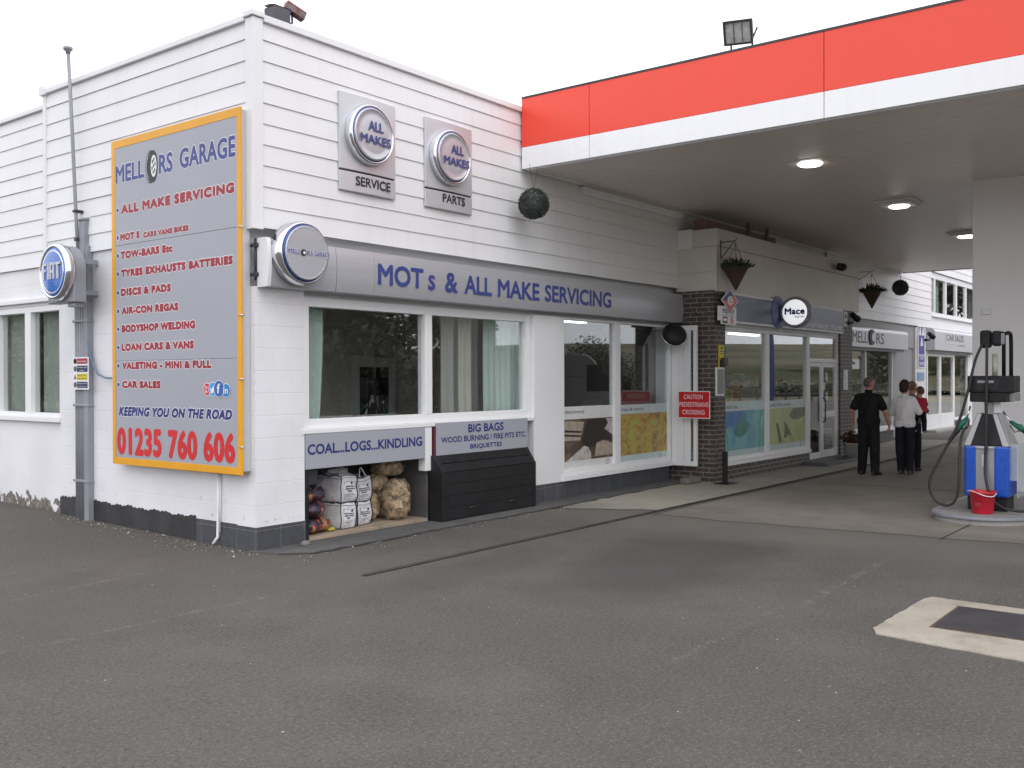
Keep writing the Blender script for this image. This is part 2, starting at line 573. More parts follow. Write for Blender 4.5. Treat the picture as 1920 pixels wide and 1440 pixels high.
def mat_fascia(name, col, dirt, k):
    """glossy canopy panel with faint rain streaks and a little film of grime"""
    t = NT(name)
    c = t.co()
    x, y, z = t.sep(c)
    s = t.noise(t.comb(t.math('MULTIPLY', y, 7.0), t.math('MULTIPLY', z, .45)), 1.0, 4, .65)
    b = t.noise(c, .55, 4)
    f = t.noise(c, 5, 4, .6)
    m = t.math('ADD', t.math('MULTIPLY', t.ramp(s, .48, .8), .6), t.math('MULTIPLY', t.ramp(b, .4, .75), .5))
    m = t.math('ADD', m, t.math('MULTIPLY', t.ramp(f, .55, .8), .35))
    cc = t.mix(t.math('MULTIPLY', m, k, clamp=True), col, dirt)
    wave = t.bump(t.noise(c, .8, 2), .05, .06)
    return t.done(cc, t.ramp(b, .2, .8, .24, .38), 0, wave)


M['canopy_red'] = mat_fascia('canopy_red_panel', srgb(238, 72, 50), srgb(212, 84, 68), .42)
M['canopy_white'] = mat_fascia('canopy_white_panel', (.87, .875, .895), (.55, .54, .52), .22)
M['column'] = paint('column_grey_white_panel', (.80, .785, .785), .5, var=.025, vs=.6)

# ------------------------------------------------------------------ helpers: lettering (all words are turned into meshes in one go at the end)
TEXTS = []


class Frame:
    def __init__(s, o, U, V):
        s.o, s.U, s.V = Vector(o), Vector(U), Vector(V)
        s.N = s.U.cross(s.V)

    def p(s, u, v, d=0.0):
        return s.o + s.U * u + s.V * v + s.N * d


def FR(y): return Frame((0, y, 0), (1, 0, 0), (0, 0, 1))      # wall that faces -Y, u = x
def FL(x): return Frame((x, 0, 0), (0, -1, 0), (0, 0, 1))     # wall that faces -X, u = -y


def words(body, fr, u, v, w, h, mat, parent, d=.002, bold=0.0, outline=None, oc='text_white', shear=0.0, space=1.0, name='lettering'):
    TEXTS.append(dict(body=body, fr=fr, u=u, v=v, w=w, h=h, mat=mat, parent=parent, d=d, bold=bold, outline=outline, oc=oc, shear=shear, space=space, name=name))


def flush_words():
    """turn every word into a flat mesh; heavier strokes and white outlines are stacked, slightly shifted copies"""
    obs = []
    for t in TEXTS:
        cu_ = bpy.data.curves.new('word', 'FONT')
        cu_.body = t['body']; cu_.shear = t['shear']; cu_.space_character = t['space']
        cu_.resolution_u = 3
        cu_.fill_mode = 'FRONT'
        o = bpy.data.objects.new('word', cu_)
        COL.objects.link(o)
        obs.append((t, o))
    dg = bpy.context.evaluated_depsgraph_get()
    dg.update()
    for t, o in obs:
        me = bpy.data.meshes.new_from_object(o.evaluated_get(dg))
        vs = [tuple(v.co) for v in me.vertices]
        fs = [tuple(p.vertices) for p in me.polygons]
        bpy.data.meshes.remove(me)
        xs = [v[0] for v in vs]; ys = [v[1] for v in vs]
        rb = t['bold'] * 1.1 * t['h']
        sx = (t['w'] - 2 * rb) / (max(xs) - min(xs)); sy = (t['h'] - 2 * rb) / (max(ys) - min(ys))
        ax, ay = min(xs), min(ys)
        layers = [('t', 0, 0)] + ([('t', rb, 8)] if rb > 0 else [])
        if t['outline']:
            ro = rb + t['outline'] * 1.35 * t['h']
            layers += [('o', ro, 12)] + ([('o', (rb + ro) / 2, 8)] if ro > .012 else [])
        for kind in ('t', 'o'):
            m = MB()
            q = 0
            for k, r, n in layers:
                if k != kind: continue
                for i in range(max(1, n)):
                    w = 2 * math.pi * i / max(1, n)
                    dd = (t['d'] if kind == 't' else t['d'] - .0012) + q * .00003
                    q += 1
                    m.add([t['fr'].p(t['u'] + rb + (x - ax) * sx + r * math.cos(w), t['v'] + rb + (y - ay) * sy + r * math.sin(w), dd) for x, y, z in vs], fs, False)
            if m.v:
                m.build(t['name'] if kind == 't' else 'lettering_outline', M[t['mat'] if kind == 't' else t['oc']], t['parent'], recalc=False)
    for t, o in obs:
        c = o.data
        bpy.data.objects.remove(o)
        bpy.data.curves.remove(c)

# ================================================================== GROUND
def sm(a, b, x):
    t = max(0.0, min(1.0, (x - a) / (b - a)))
    return t * t * (3 - 2 * t)


def gh(x, y):
    """the yard rises a little to the left along the side wall and towards the far showroom"""
    return 0.019 * max(0.0, min(y, 10)) * sm(1.0, -.2, x) + 0.13 * sm(13.5, 21, x)


def sheet(name, x0, y0, x1, y1, dz, m, step=1.0, kind='structure', outline=None):
    mb = MB()
    nx = max(1, int((x1 - x0) / step)); ny = max(1, int((y1 - y0) / step))
    vs = []
    for j in range(ny + 1):
        for i in range(nx + 1):
            x = x0 + (x1 - x0) * i / nx; y = y0 + (y1 - y0) * j / ny
            if outline: x, y = outline(x, y, i / nx, j / ny)
            vs.append((x, y, gh(x, y) + dz))
    fs = [(j * (nx + 1) + i, j * (nx + 1) + i + 1, (j + 1) * (nx + 1) + i + 1, (j + 1) * (nx + 1) + i) for j in range(ny) for i in range(nx)]
    mb.add(vs, fs, False)
    o = mb.build(name, m)
    return setp(o, kind=kind)


sheet('tarmac', -40, -18, 60, 40, 0.0, M['asphalt'])


def fore_edge(x, y, s, t):
    # the front edge of the slab runs slightly askew and is a little ragged
    xe = 4.72 + .16 * max(0, -(y + 3.0)) * .75 + .03 * math.sin(y * 5.1) + .02 * math.sin(y * 13)
    return (xe + (x - 4.8) * (24 - xe) / 19.2, y)


sheet('forecourt', 4.8, -16, 24, -1.76, 0.004, M['forecourt'], .5, outline=fore_edge)


def path_edge(x, y, s, t):
    xe = 4.35 + .75 * (1 - t) + .04 * math.sin(y * 17)
    return (xe + (x - 4.4) * (20 - xe) / 15.6, y)


sheet('footpath', 4.4, -1.64, 20, -.34, 0.006, M['path'], .2, outline=path_edge)

# slab joints and the drain slot, slightly above the slabs
mb = MB()
for (a, b, w) in (((4.85, -5.17), (24, -5.19), .012), ((9.6, -1.8), (9.6, -16), .012), ((14.4, -1.8), (14.4, -16), .012), ((4.72, -1.80), (24, -1.82), .01)):
    dx, dy = b[0] - a[0], b[1] - a[1]; L = math.hypot(dx, dy); px, py = -dy / L * w, dx / L * w
    n = 12
    for i in range(n):
        p = [(a[0] + dx * (i + k) / n, a[1] + dy * (i + k) / n) for k in (0, 1)]
        j0 = random.uniform(.6, 1.4)
        mb.quad(*[(q[0] + px * s * j0, q[1] + py * s * j0, gh(q[0], q[1]) + .0075) for q, s in ((p[0], -1), (p[1], -1), (p[1], 1), (p[0], 1))])
setp(mb.build('slab_joints', paint('dark_joint_sealant', (.05, .047, .043), .8, var=.3)), kind='structure')

mb = MB()
mb.mat = 0
n = 60
for i in range(n):
    xa, xb = -.16 + 17 * i / n, -.16 + 17 * (i + 1) / n
    mb.quad((xa, -1.73, gh(xa, 0) + .009), (xb, -1.73, gh(xb, 0) + .009), (xb, -1.66, gh(xb, 0) + .009), (xa, -1.66, gh(xa, 0) + .009))
mb.mat = 1
for i in range(340):
    xa = -.14 + .05 * i
    mb.quad((xa, -1.72, gh(xa, 0) + .0125), (xa + .022, -1.72, gh(xa, 0) + .0125), (xa + .022, -1.67, gh(xa, 0) + .0125), (xa, -1.67, gh(xa, 0) + .0125))
setp(mb.build('drain_channel', [paint('drain_grating', (.085, .075, .062), .75, var=.35, vs=5), paint('drain_slot', (.035, .03, .026), .9)]), kind='structure')

# dark low apron along the foot of the front wall
mb = MB()
pts = [(-.06, -.03), (.06, -.27), (.30, -.50), (1.2, -.50), (2.4, -.46), (4.0, -.45), (6.0, -.40), (8.3, -.33), (8.6, -.33), (8.6, .06), (-.06, .06)]
jag = []
for i in range(len(pts) - 1):
    a, b = pts[i], pts[i + 1]
    k = max(1, int(abs(b[0] - a[0]) / .12)) if 1 < i < 7 else 1
    for j in range(k):
        f = j / k
        jag.append((a[0] + (b[0] - a[0]) * f, a[1] + (b[1] - a[1]) * f + (random.uniform(-.022, .022) if j else 0)))
jag.append(pts[-1])
mb.prism([(x, y, -.05) for x, y in jag], (0, 0, .068))
setp(mb.build('wall_apron', M['edging']), kind='structure')
mb = MB()
for i in range(len(jag) - 2):
    a, b = jag[i], jag[i + 1]
    if b[0] < .2 or b[0] > 8.25: continue
    w = random.uniform(.012, .045)
    mb.quad((a[0], a[1], .006), (b[0], b[1], .006), (b[0], b[1] - w, .006), (a[0], a[1] - w, .006))
setp(mb.build('apron_gap', paint('dark_edge_strip', (.03, .028, .025), .9, var=.4, vs=9)), kind='structure')  # thin dark strip of uneven width along the apron's outer edge

# loose pale grit washed against the side wall
mb = MB()
for i in range(330):
    if i < 230:
        y = random.uniform(-.15, 3.6); x = -.04 - abs(random.gauss(0, .16))
    else:
        x = random.uniform(-.1, 6); y = -.5 - abs(random.gauss(0, .12))
    r = random.uniform(.003, .008) * (2.2 if random.random() < .07 else 1)
    z = gh(x, y)
    mb.ell((x, y, z + r * .4), (r, r * random.uniform(.6, 1.2), r * .7), 5, 3)
setp(mb.build('grit', paint('pale_grit', (.36, .33, .29), .85, var=.5, vs=30)), kind='stuff')

# ================================================================== FIELDS AND HILLS BEHIND THE CAMERA (seen reflected in the panes)
def mat_field():
    t = NT('dry_grass_field')
    c = t.co()
    a = t.noise(c, .02, 5); b = t.noise(c, .6, 5, .7)
    col = t.mix(t.ramp(a, .4, .6), (.085, .085, .05), (.16, .135, .085))
    col = t.mix(t.math('MULTIPLY', t.ramp(b, .4, .7), .5), col, (.05, .055, .032))
    return t.done(col, .9, spec=.2)


M['field'] = mat_field()
mb = MB()
vs, fs = [], []
N1, N2 = 72, 16
for j in range(N2 + 1):
    rr = [19, 24, 32, 45, 65, 90, 120, 160, 200, 240, 280, 320, 360, 400, 440, 480, 520][j]
    for i in range(N1):
        w = 2 * math.pi * i / N1
        x, y = 10 + rr * math.cos(w) * (2.9 if rr < 60 else 1.4 if rr < 130 else 1), 10 + (rr + 9) * math.sin(w) * (1.0 if math.sin(w) < 0 else 1.6)
        hgt = 0
        if rr > 60:
            hgt = max(0, rr - 90) * .052 * (1 + .35 * math.sin(3 * w + 1) + .2 * math.sin(7 * w)) if math.sin(w) < .35 else 0
        vs.append((x, y, -.12 + hgt))
for j in range(N2):
    for i in range(N1):
        fs.append((j * N1 + i, j * N1 + (i + 1) % N1, (j + 1) * N1 + (i + 1) % N1, (j + 1) * N1 + i))
mb.smooth = True
mb.add(vs, fs, True)
setp(mb.build('fields_and_hills', M['field']), kind='structure')

# ================================================================== GARAGE BUILDING
CL_Z0, CL_P = 3.225, .2075                # bottom of the weatherboarding and its board height


def boards(fr, u0, u1, z0, z1, pitch=CL_P, lip=.012, base=.02, holes=(), zz=None):
    """weatherboard cladding: every board leans out to a lip at its bottom edge"""
    mb = MB()
    z = z0
    while z < z1 - .01:
        zt = min(z + pitch, z1)
        spans = [(u0, u1)]
        for (hu0, hu1, hz0, hz1) in holes:
            if z < hz1 - .01 and zt > hz0 + .01:
                spans = [q for s in spans for q in ((s[0], min(s[1], hu0)), (max(s[0], hu1), s[1])) if q[1] - q[0] > .001]
        for (a, b) in spans:
            # boards butt together here and there and are never quite straight
            cuts = [a]
            while cuts[-1] < b - 5.2: cuts.append(cuts[-1] + random.uniform(3.2, 4.8))
            cuts.append(b)
            for i in range(len(cuts) - 1):
                ca, cb = cuts[i] + (.0015 if i else 0), cuts[i + 1] - (.0015 if i < len(cuts) - 2 else 0)
                k = max(2, int((cb - ca) / .9))
                e0 = random.uniform(-.002, .002)
                top, bot, un = [], [], []
                for j in range(k + 1):
                    u = ca + (cb - ca) * j / k
                    w = random.uniform(-.0015, .0015)
                    top.append(fr.p(u, zt, base)); bot.append(fr.p(u, z + w + e0, base + lip + w)); un.append(fr.p(u, z + w + e0 + .002, base - .012))
                vs = top + bot + un
                q = k + 1
                fs = []
                for j in range(k):
                    fs.append((j, q + j, q + j + 1, j + 1)); fs.append((q + j, 2 * q + j, 2 * q + j + 1, q + j + 1))
                mb.add(vs, fs, False)
        z = zt
    return mb


garage = thing('garage_building', 'white weatherboarded garage with grey lettered signs on its corner', 'building', (0, 0, 0))

# side wall (faces -X) and front wall (faces -Y), below the boarding
mb = MB()
mb.box(0, 0, 0.0, .62, .35, 2.64)                       # corner pier
mb.box(0, .35, -.1, .30, 3.84, 2.64)
mb.box(.0, .14, 2.64, .30, 3.84, 3.26)
mb.build('side_wall', M['block'], garage)
mb = MB()
mb.box(.62, .12, 2.585, 9.0, .34, 3.26); mb.box(8.525, .02, .27, 8.62, .34, 2.585)                # band above the shop windows
mb.box(.30, .14, 2.64, .62, .34, 3.26)
mb.box(4.59, -.02, .255, 5.25, .3, 2.585)               # middle pier
mb.build('front_wall', M['white'], garage, bevel=.006)
# upper wall behind the boarding and flat roof
mb = MB()
mb.box(.02, .02, 3.262, 15.5, .3, 5.27)
mb.box(.02, .3, 3.262, .3, 4.08, 5.27)
mb.build('upper_wall', M['white'], garage)
mb = MB()
mb.box(.0, .0, 5.272, 34, 4.05, 5.30)
mb.build('roof', M['grey_metal'], garage)
boards(FR(.0), .03, 8.86, CL_Z0, 5.27).build('front_weatherboarding', M['clad'], garage, recalc=False)
boards(FL(.0), -4.09, -.03, CL_Z0, 5.27).build('side_weatherboarding', M['clad'], garage, recalc=False)
mb = MB()
mb.box(-.048, -.048, CL_Z0 - .02, .075, .0, 5.29); mb.box(-.048, .0, CL_Z0 - .02, .0, .075, 5.29)
mb.build('corner_board', M['white'], garage, bevel=.004)
mb = MB()
mb.box(-.045, 4.08, 3.1, .01, 4.15, 5.31)
mb.build('end_board', M['white'], garage, bevel=.003)
mb = MB()                                                # coping strips along both roof edges
mb.box(.08, -.058, 5.265, 8.9, .05, 5.335); mb.box(-.058, .08, 5.265, .05, 4.07, 5.325)
mb.box(-.07, -.07, 5.295, .085, .085, 5.35)
mb.box(-.075, 4.06, 5.25, .06, 4.19, 5.36)
mb.build('roof_coping', M['white'], garage, bevel=.006)
mb = MB()                                                # dark felt edge showing above the coping
mb.box(.1, -.02, 5.336, 8.9, .3, 5.347); mb.box(-.02, .1, 5.326, .3, 4.05, 5.34)
mb.build('roof_felt', M['dark_metal'], garage)
# plinth
mb = MB()
mb.box(-.006, -.006, -.1, .628, .3, .245)
mb.box(-.005, .3, -.1, .1, 1.0, .255)
mb.build('plinth', M['tile'], garage)
mb = MB()
mb.box(5.25, .03, -.05, 8.42, .3, .265)
mb.box(4.59, -.024, -.05, 5.25, .3, .255)
mb.build('plinth', M['tile'], garage)
mb = MB()                                                # painted black base course, its upper edge ragged
pts_t, pts_b = [], []
n = 170
for i in range(n + 1):
    y = 1.0 + 2.84 * i / n
    top = .255 + .008 * math.sin(i * .43) + .007 * math.sin(i * .17 + 1) + .006 * math.sin(i * 1.37) + random.uniform(-.004, .004) - .02 * (i / n)
    pts_t.append((-.007, y, top + gh(-.1, y) * .8)); pts_b.append((-.007, y, -.1))
for i in range(n):
    mb.quad(pts_b[i], pts_t[i], pts_t[i + 1], pts_b[i + 1])
    mb.quad(pts_t[i], (0.0, pts_t[i][1], pts_t[i][2]), (0.0, pts_t[i + 1][1], pts_t[i + 1][2]), pts_t[i + 1])
mb.build('base_course', paint('black_bitumen_paint', (.032, .031, .034), .55, var=.4, vs=3, bump=.3), garage, recalc=False)


def window(parent, fr, u0, u1, z0, z1, depth, frame_w=.06, mulls=(), mull_w=.05, transoms=(), sill=None, glass='glass', mat='upvc', name='window', head=None, pane_inset=.03):
    """frame with its panes (sub-parts); fr is the outer plane of the frame"""
    mb = MB()

    def bar(a, b, c, d, proud=0.0):
        p = [fr.p(a, c, proud), fr.p(b, d, -depth)]
        mb.box(p[0].x, p[0].y, p[0].z, p[1].x, p[1].y, p[1].z)
    hw = head or frame_w
    bar(u0, u0 + frame_w, z0, z1); bar(u1 - frame_w, u1, z0, z1)
    bar(u0 + frame_w, u1 - frame_w, z0, z0 + frame_w, -.002); bar(u0 + frame_w, u1 - frame_w, z1 - hw, z1, -.002)
    for m in mulls: bar(m - mull_w / 2, m + mull_w / 2, z0 + frame_w, z1 - hw, .002)
    ed = [u0 + frame_w] + list(mulls) + [u1 - frame_w]
    for (i, zt) in transoms: bar(ed[i], ed[i + 1], zt - .025, zt + .025, -.003)
    o = mb.build(name, M[mat], parent, bevel=.005)
    for i in range(len(ed) - 1):
        a = ed[i] + (mull_w / 2 if i else 0) - .006; b = ed[i + 1] - (mull_w / 2 if i < len(ed) - 2 else 0) + .006
        g = MB()
        p0, p1 = fr.p(a, z0 + frame_w - .006, -depth * .5 + .004), fr.p(b, z1 - hw + .006, -depth * .5 - .004)
        g.box(p0.x, p0.y, p0.z, p1.x, p1.y, p1.z)
        g.build('pane', M[glass], o)
    if sill:
        s = MB(); p0, p1 = fr.p(u0 - .02, z0 - sill[1], sill[0]), fr.p(u1 + .02, z0 - .001, -.02)
        s.box(p0.x, p0.y, p0.z, p1.x, p1.y, p1.z)
        s.build('sill', M[mat], o, bevel=.005)
    return o


# the showroom window over the fuel bay, and the corner shop window beside the middle pier
window(garage, FR(.04), .62, 4.585, 1.195, 2.583, .12, .1, mulls=(2.56,), mull_w=.125, sill=(.06, .05))
window(garage, FR(.0), 5.252, 8.46, .33, 2.583, .10, .085, mulls=(6.765,), mull_w=.165, sill=(.05, .07), head=.03)
# short return of white panels and a narrow pane, ending at the brick pier
mb = MB()
mb.box(8.46, -.46, .26, 8.52, .01, .34); mb.box(8.46, -.46, 2.50, 8.52, .01, 2.583)
mb.box(8.455, -.46, .34, 8.525, -.40, 2.5)
for y in (-.02, -.13, -.25):
    mb.box(8.46, y - .095, .34, 8.51 - (.008 if y == -.13 else 0), y + .02, 2.5)
r = mb.build('window_return', M['upvc'], garage, bevel=.008)
g = MB(); g.box(8.485, -.405, .34, 8.493, -.345, 2.5); g.build('pane', M['glass'], r)
# panel below the bay windows and the open fuel bay
mb = MB()
mb.box(2.44, -.012, .62, 2.555, .10, 1.14)
mb.build('bay_post', M['upvc'], garage, bevel=.004)
mb = MB()
mb.box(.621, .0, .02, .675, .06, .77)
mb.build('bay_jamb', M['black'], garage, bevel=.003)
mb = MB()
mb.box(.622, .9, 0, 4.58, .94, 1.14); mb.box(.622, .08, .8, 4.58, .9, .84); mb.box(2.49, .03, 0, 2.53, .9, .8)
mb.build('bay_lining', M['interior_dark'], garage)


def mat_board():
    t = NT('worn_plywood')
    c = t.mapping(t.co(), (.6, 7, 1))
    n = t.noise(c, 3, 5, .65); n2 = t.noise(t.co(), 5, 4)
    col = t.mix(t.ramp(n, .3, .7), (.24, .19, .14), (.36, .29, .215))
    col = t.mix(t.math('MULTIPLY', t.ramp(n2, .5, .7), .6), col, (.14, .115, .09))
    return t.done(col, .75, 0, t.bump(n, .2, .004))


mb = MB()
mb.box(.676, .0, .02, 2.49, .9, .058)
mb.build('bay_floor', mat_board(), garage, bevel=.004)
mb = MB()                                                # grey hinged bracket hanging at the bay's left side
mb.box(.68, .05, .60, .84, .16, .76); mb.tube([(.70, .06, .60), (.78, .05, .52), (.84, .06, .58)], .012, 6); mb.tube([(.69, .06, .6), (.69, .06, .45)], .018, 8)
mb.build('bay_bracket', M['dark_metal'], garage, bevel=.01)

# rooms behind the glass
mb = MB()
for (x0, y0, x1, y1, z0, z1) in ((.31, .35, 5.2, 3.2, 1.16, 2.75),):
    mb.quad((x0, y1, z0), (x1, y1, z0), (x1, y1, z1), (x0, y1, z1))
    mb.quad((x0, y0, z1), (x1, y0, z1), (x1, y1, z1), (x0, y1, z1))
    mb.quad((x0, y0, z0), (x0, y1, z0), (x0, y1, z1), (x0, y0, z1))
    mb.quad((x1, y0, 0), (x1, y1, 0), (x1, y1, z1), (x1, y0, z1))
mb.quad((.31, .945, 1.15), (5.2, .945, 1.15), (5.2, 3.2, 1.15), (.31, 3.2, 1.15))
mb.box(5.16, .34, 0, 5.22, 3.2, 2.75)
mb.build('inner_wall', M['interior'], garage, recalc=False)
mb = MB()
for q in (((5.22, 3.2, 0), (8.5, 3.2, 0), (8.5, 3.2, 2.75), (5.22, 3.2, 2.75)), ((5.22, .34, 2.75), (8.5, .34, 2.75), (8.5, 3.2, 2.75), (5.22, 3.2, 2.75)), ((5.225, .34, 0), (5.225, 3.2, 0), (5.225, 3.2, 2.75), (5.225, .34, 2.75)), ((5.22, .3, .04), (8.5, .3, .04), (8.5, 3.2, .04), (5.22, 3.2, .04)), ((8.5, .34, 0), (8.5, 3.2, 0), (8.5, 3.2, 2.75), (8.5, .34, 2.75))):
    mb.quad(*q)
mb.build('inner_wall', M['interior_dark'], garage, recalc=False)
mb = MB()                                                # inner door surround in the back wall
mb.box(4.18, 3.12, 1.16, 4.33, 3.199, 2.06); mb.box(4.97, 3.12, 1.16, 5.12, 3.199, 2.06); mb.box(4.33, 3.12, 1.90, 4.97, 3.199, 2.06)
mb.build('inner_door_frame', M['upvc'], garage, bevel=.01)
mb = MB(); mb.box(4.33, 3.15, 1.16, 4.97, 3.198, 1.90)
mb.build('inner_doorway', paint('dark_doorway', (.025, .022, .022), .6), garage)  # dark slab standing in for the unlit opening
mb = MB()                                                # shelf units and a fridge glimpsed in the dark shop end
mb.box(5.4, 2.6, .04, 6.6, 3.1, 1.8); mb.box(7.0, 2.2, .04, 7.5, 3.1, 1.95); mb.box(7.7, 1.3, .04, 8.4, 1.9, 1.35)
mb.build('shop_shelving', M['interior_dark'], garage, bevel=.01)

# left wing of the garage: lower roof, slightly set back
mb = MB()
mb.box(.03, 3.84, -.1, .3, 12, 1.22)
mb.build('wing_base', mat_peeling(), garage)
mb = MB()
mb.box(.03, 4.15, 2.66, .3, 12, 5.12); mb.box(.03, 3.84, 2.66, .3, 4.15, 3.26)
mb.box(.03, 5.55, 1.22, .3, 12, 2.66); mb.box(.03, 3.84, 1.22, .3, 3.845, 2.66)
mb.build('wing_wall', M['block'], garage)
boards(FL(.03), -12, -4.15, 3.145, 5.10, .2).build('wing_weatherboarding', M['clad'], garage, recalc=False)
mb = MB()
mb.box(-.03, 4.15, 5.10, .1, 12, 5.155); mb.box(.1, 4.15, 5.10, 8, 12, 5.14)
mb.box(-.02, 3.86, 2.70, .03, 12, 2.755)
mb.build('wing_coping', M['white'], garage, bevel=.005)
window(garage, FL(.02), -5.55, -3.845, 1.25, 2.655, .12, .05, mulls=(-4.70,), mull_w=.15, sill=(.045, .06), head=.075)
mb = MB(); mb.quad((.9, 3.9, 1.0), (.9, 7, 1.0), (.9, 7, 2.9), (.9, 3.9, 2.9)); mb.quad((.31, 3.9, 2.75), (.31, 7, 2.75), (.9, 7, 2.75), (.9, 3.9, 2.75))
mb.build('wing_room', M['interior_dark'], garage, recalc=False)

# blinds and curtains inside the windows
for k, (y0, y1, lab) in enumerate(((4.82, 5.5, 'grey green vertical blind behind the pane at the left edge'), (3.9, 4.62, 'grey green vertical blind nearest the silver pipes'))):
    mb = MB()
    nn = 8
    for i in range(nn):
        yc = y0 + (y1 - y0) * (i + .5) / nn
        a = R_(random.uniform(28, 50))
        dx, dy = -math.sin(a) * .034, math.cos(a) * .034
        mb.prism([(.2 - dx, yc - dy, 1.3), (.2 + dx, yc + dy, 1.3), (.203 + dx, yc + dy, 1.3), (.203 - dx, yc - dy, 1.3)], (0, 0, 1.3))
    mb.box(.18, y0, 2.6, .23, y1, 2.63)
    setp(mb.build('vertical_blind', paint('grey_green_blind', (.44, .47, .43), .7, var=.08), loc=(.2, (y0 + y1) / 2, 1.3)), lab, 'blind', 'vertical blinds in the side windows')


def drape(name, lab, x0, x1, y, z0, z1, folds, amp, m, taper=0.0):
    mb = MB()
    nu, nz = folds * 8, 14
    vs = []
    for j in range(nz + 1):
        f = j / nz
        z = z0 + (z1 - z0) * f
        for i in range(nu + 1):
            u = i / nu
            xr = x1 - taper * (x1 - x0) * (1 - math.sin(f * math.pi * .5 + .4)) * 1.0
            vs.append((x0 + (xr - x0) * u, y + amp * math.sin(u * folds * 2 * math.pi + .6 * math.sin(f * 3)), z))
    fs = [(j * (nu + 1) + i, j * (nu + 1) + i + 1, (j + 1) * (nu + 1) + i + 1, (j + 1) * (nu + 1) + i) for j in range(nz) for i in range(nu)]
    mb.add(vs, fs, True)
    o = mb.build(name, m, loc=((x0 + x1) / 2, y, z0), recalc=False)
    s = o.modifiers.new('solidify', 'SOLIDIFY'); s.thickness = .003
    return setp(o, lab, 'curtain')


drape('curtain', 'narrow pale mint curtain gathered at the left end of the bay window', .86, 1.12, .27, 1.2, 2.56, 2, .02, M['curtain'], .45)
drape('curtain', 'broad pale mint strip curtain at the right end of the bay window', 3.9, 4.62, .3, 1.2, 2.56, 6, .014, M['curtain'])
drape('curtain', 'cream strip curtain left of the broad mint curtain', 3.40, 3.66, .3, 1.2, 2.56, 2, .012, paint('cream_fabric', (.42, .41, .35), .75, var=.06))
drape('curtain', 'thin grey strip curtain behind the middle of the right bay pane', 3.12, 3.36, .34, 1.2, 2.56, 2, .012, paint('grey_fabric', (.30, .31, .28), .75, var=.06))

# ================================================================== CONVENIENCE STORE (projecting brick bay)
shop = thing('convenience_store', 'small brick fronted shop with white boarding above its blue sign', 'building', (8.6, -.7, 0))
mb = MB()
mb.box(8.62, -.70, -.1, 9.03, .25, 3.16)                 # left pier
mb.box(14.52, -.70, -.1, 15.25, -.35, 3.16)              # right pier
mb.box(9.03, -.694, -.1, 12.80, -.4, .235)               # wall under the windows
mb.box(15.25, -.35, -.1, 15.45, .2, 3.16)
mb.build('brick_wall', M['brick'], shop)
mb = MB()
mb.box(9.03, -.66, 2.59, 14.52, -.3, 3.155)
mb.build('lintel', M['upvc'], shop)
M['fascia'] = paint('cream_fascia_board', (.60, .57, .525), .5, var=.04)
mb = MB()
mb.box(8.66, -.72, 3.155, 15.55, .02, 4.16)
mb.build('upper_box', M['fascia'], shop)


def flat_boards(fr, u0, u1, z0, zs, proud):
    mb = MB()
    for i in range(len(zs) - 1):
        a, b = fr.p(u0, zs[i] + .003, proud), fr.p(u1, zs[i + 1], -.02)
        mb.box(a.x, a.y, a.z, b.x, b.y, b.z)
    return mb


flat_boards(FR(-.72), 8.66, 15.56, 3.14, [3.14, 3.88], .02).build('fascia_board', M['fascia'], shop, bevel=.003)
flat_boards(FR(-.72), 8.64, 15.56, 3.14, [3.885, 4.17], .034).build('fascia_board', M['fascia'], shop, bevel=.003)
mb = flat_boards(FL(8.66), .02, .74, 3.14, [3.14, 3.46, 3.88], .022)
mb.build('side_board', M['fascia'], shop, bevel=.003)
mb = MB(); mb.box(8.625, -.752, 3.885, 8.66, -.30, 4.17); mb.build('side_board', M['fascia'], shop, bevel=.003)
mb = MB(); mb.box(8.615, -.3, 3.87, 8.66, -.03, 4.19); mb.build('side_board', M['white'], shop, bevel=.003)
mb = MB(); mb.box(8.7, -.5, 4.171, 11.6, -.3, 4.36)
for x in (10.3, 11.1): mb.box(x, -.56, 4.17, x + .05, -.5, 4.48)
mb.build('roof_edge', paint('dull_red_brown_timber', (.19, .13, .115), .7, var=.2), shop)
w_ = window(shop, FR(-.655), 9.03, 12.83, .30, 2.585, .09, .07, mulls=(10.87,), mull_w=.16, sill=(.06, .065))
# door: frame, transom light, two narrow leaves (the left one folded back)
mb = MB()
mb.box(12.83, -.655, .05, 12.91, -.57, 2.585); mb.box(14.43, -.655, .05, 14.52, -.57, 2.585)
mb.box(12.91, -.653, 2.02, 14.43, -.573, 2.10); mb.box(12.91, -.653, 2.53, 14.43, -.573, 2.585)
d_ = mb.build('door_frame', M['upvc'], shop, bevel=.005)
g = MB(); g.box(12.9, -.62, 2.09, 14.44, -.612, 2.54); g.build('pane', M['glass'], d_)
mb = MB()
mb.box(13.62, -.64, .06, 13.70, -.59, 2.015); mb.box(14.35, -.64, .06, 14.425, -.59, 2.015)
mb.box(13.70, -.638, .06, 14.35, -.592, .22); mb.box(13.70, -.638, 1.93, 14.35, -.592, 2.015); mb.box(13.70, -.638, .90, 14.35, -.592, 1.02)
d2 = mb.build('door', M['upvc'], shop, bevel=.004)
g = MB(); g.box(13.69, -.62, .2, 14.36, -.612, 1.94); g.build('pane', M['glass'], d2)
h = MB(); h.tube([(13.66, -.64, .8), (13.66, -.69, .82), (13.66, -.69, 1.28), (13.66, -.64, 1.3)], .014, 8); h.build('handle', M['black'], d2)
mb = MB()
mb.box(12.92, -.635, .06, 12.99, -.595, 2.015); mb.box(13.545, -.635, .06, 13.61, -.595, 2.015)
mb.box(12.99, -.633, .06, 13.545, -.597, .20); mb.box(12.99, -.633, 1.94, 13.545, -.597, 2.015)
d3 = mb.build('door', M['upvc'], shop, bevel=.004)
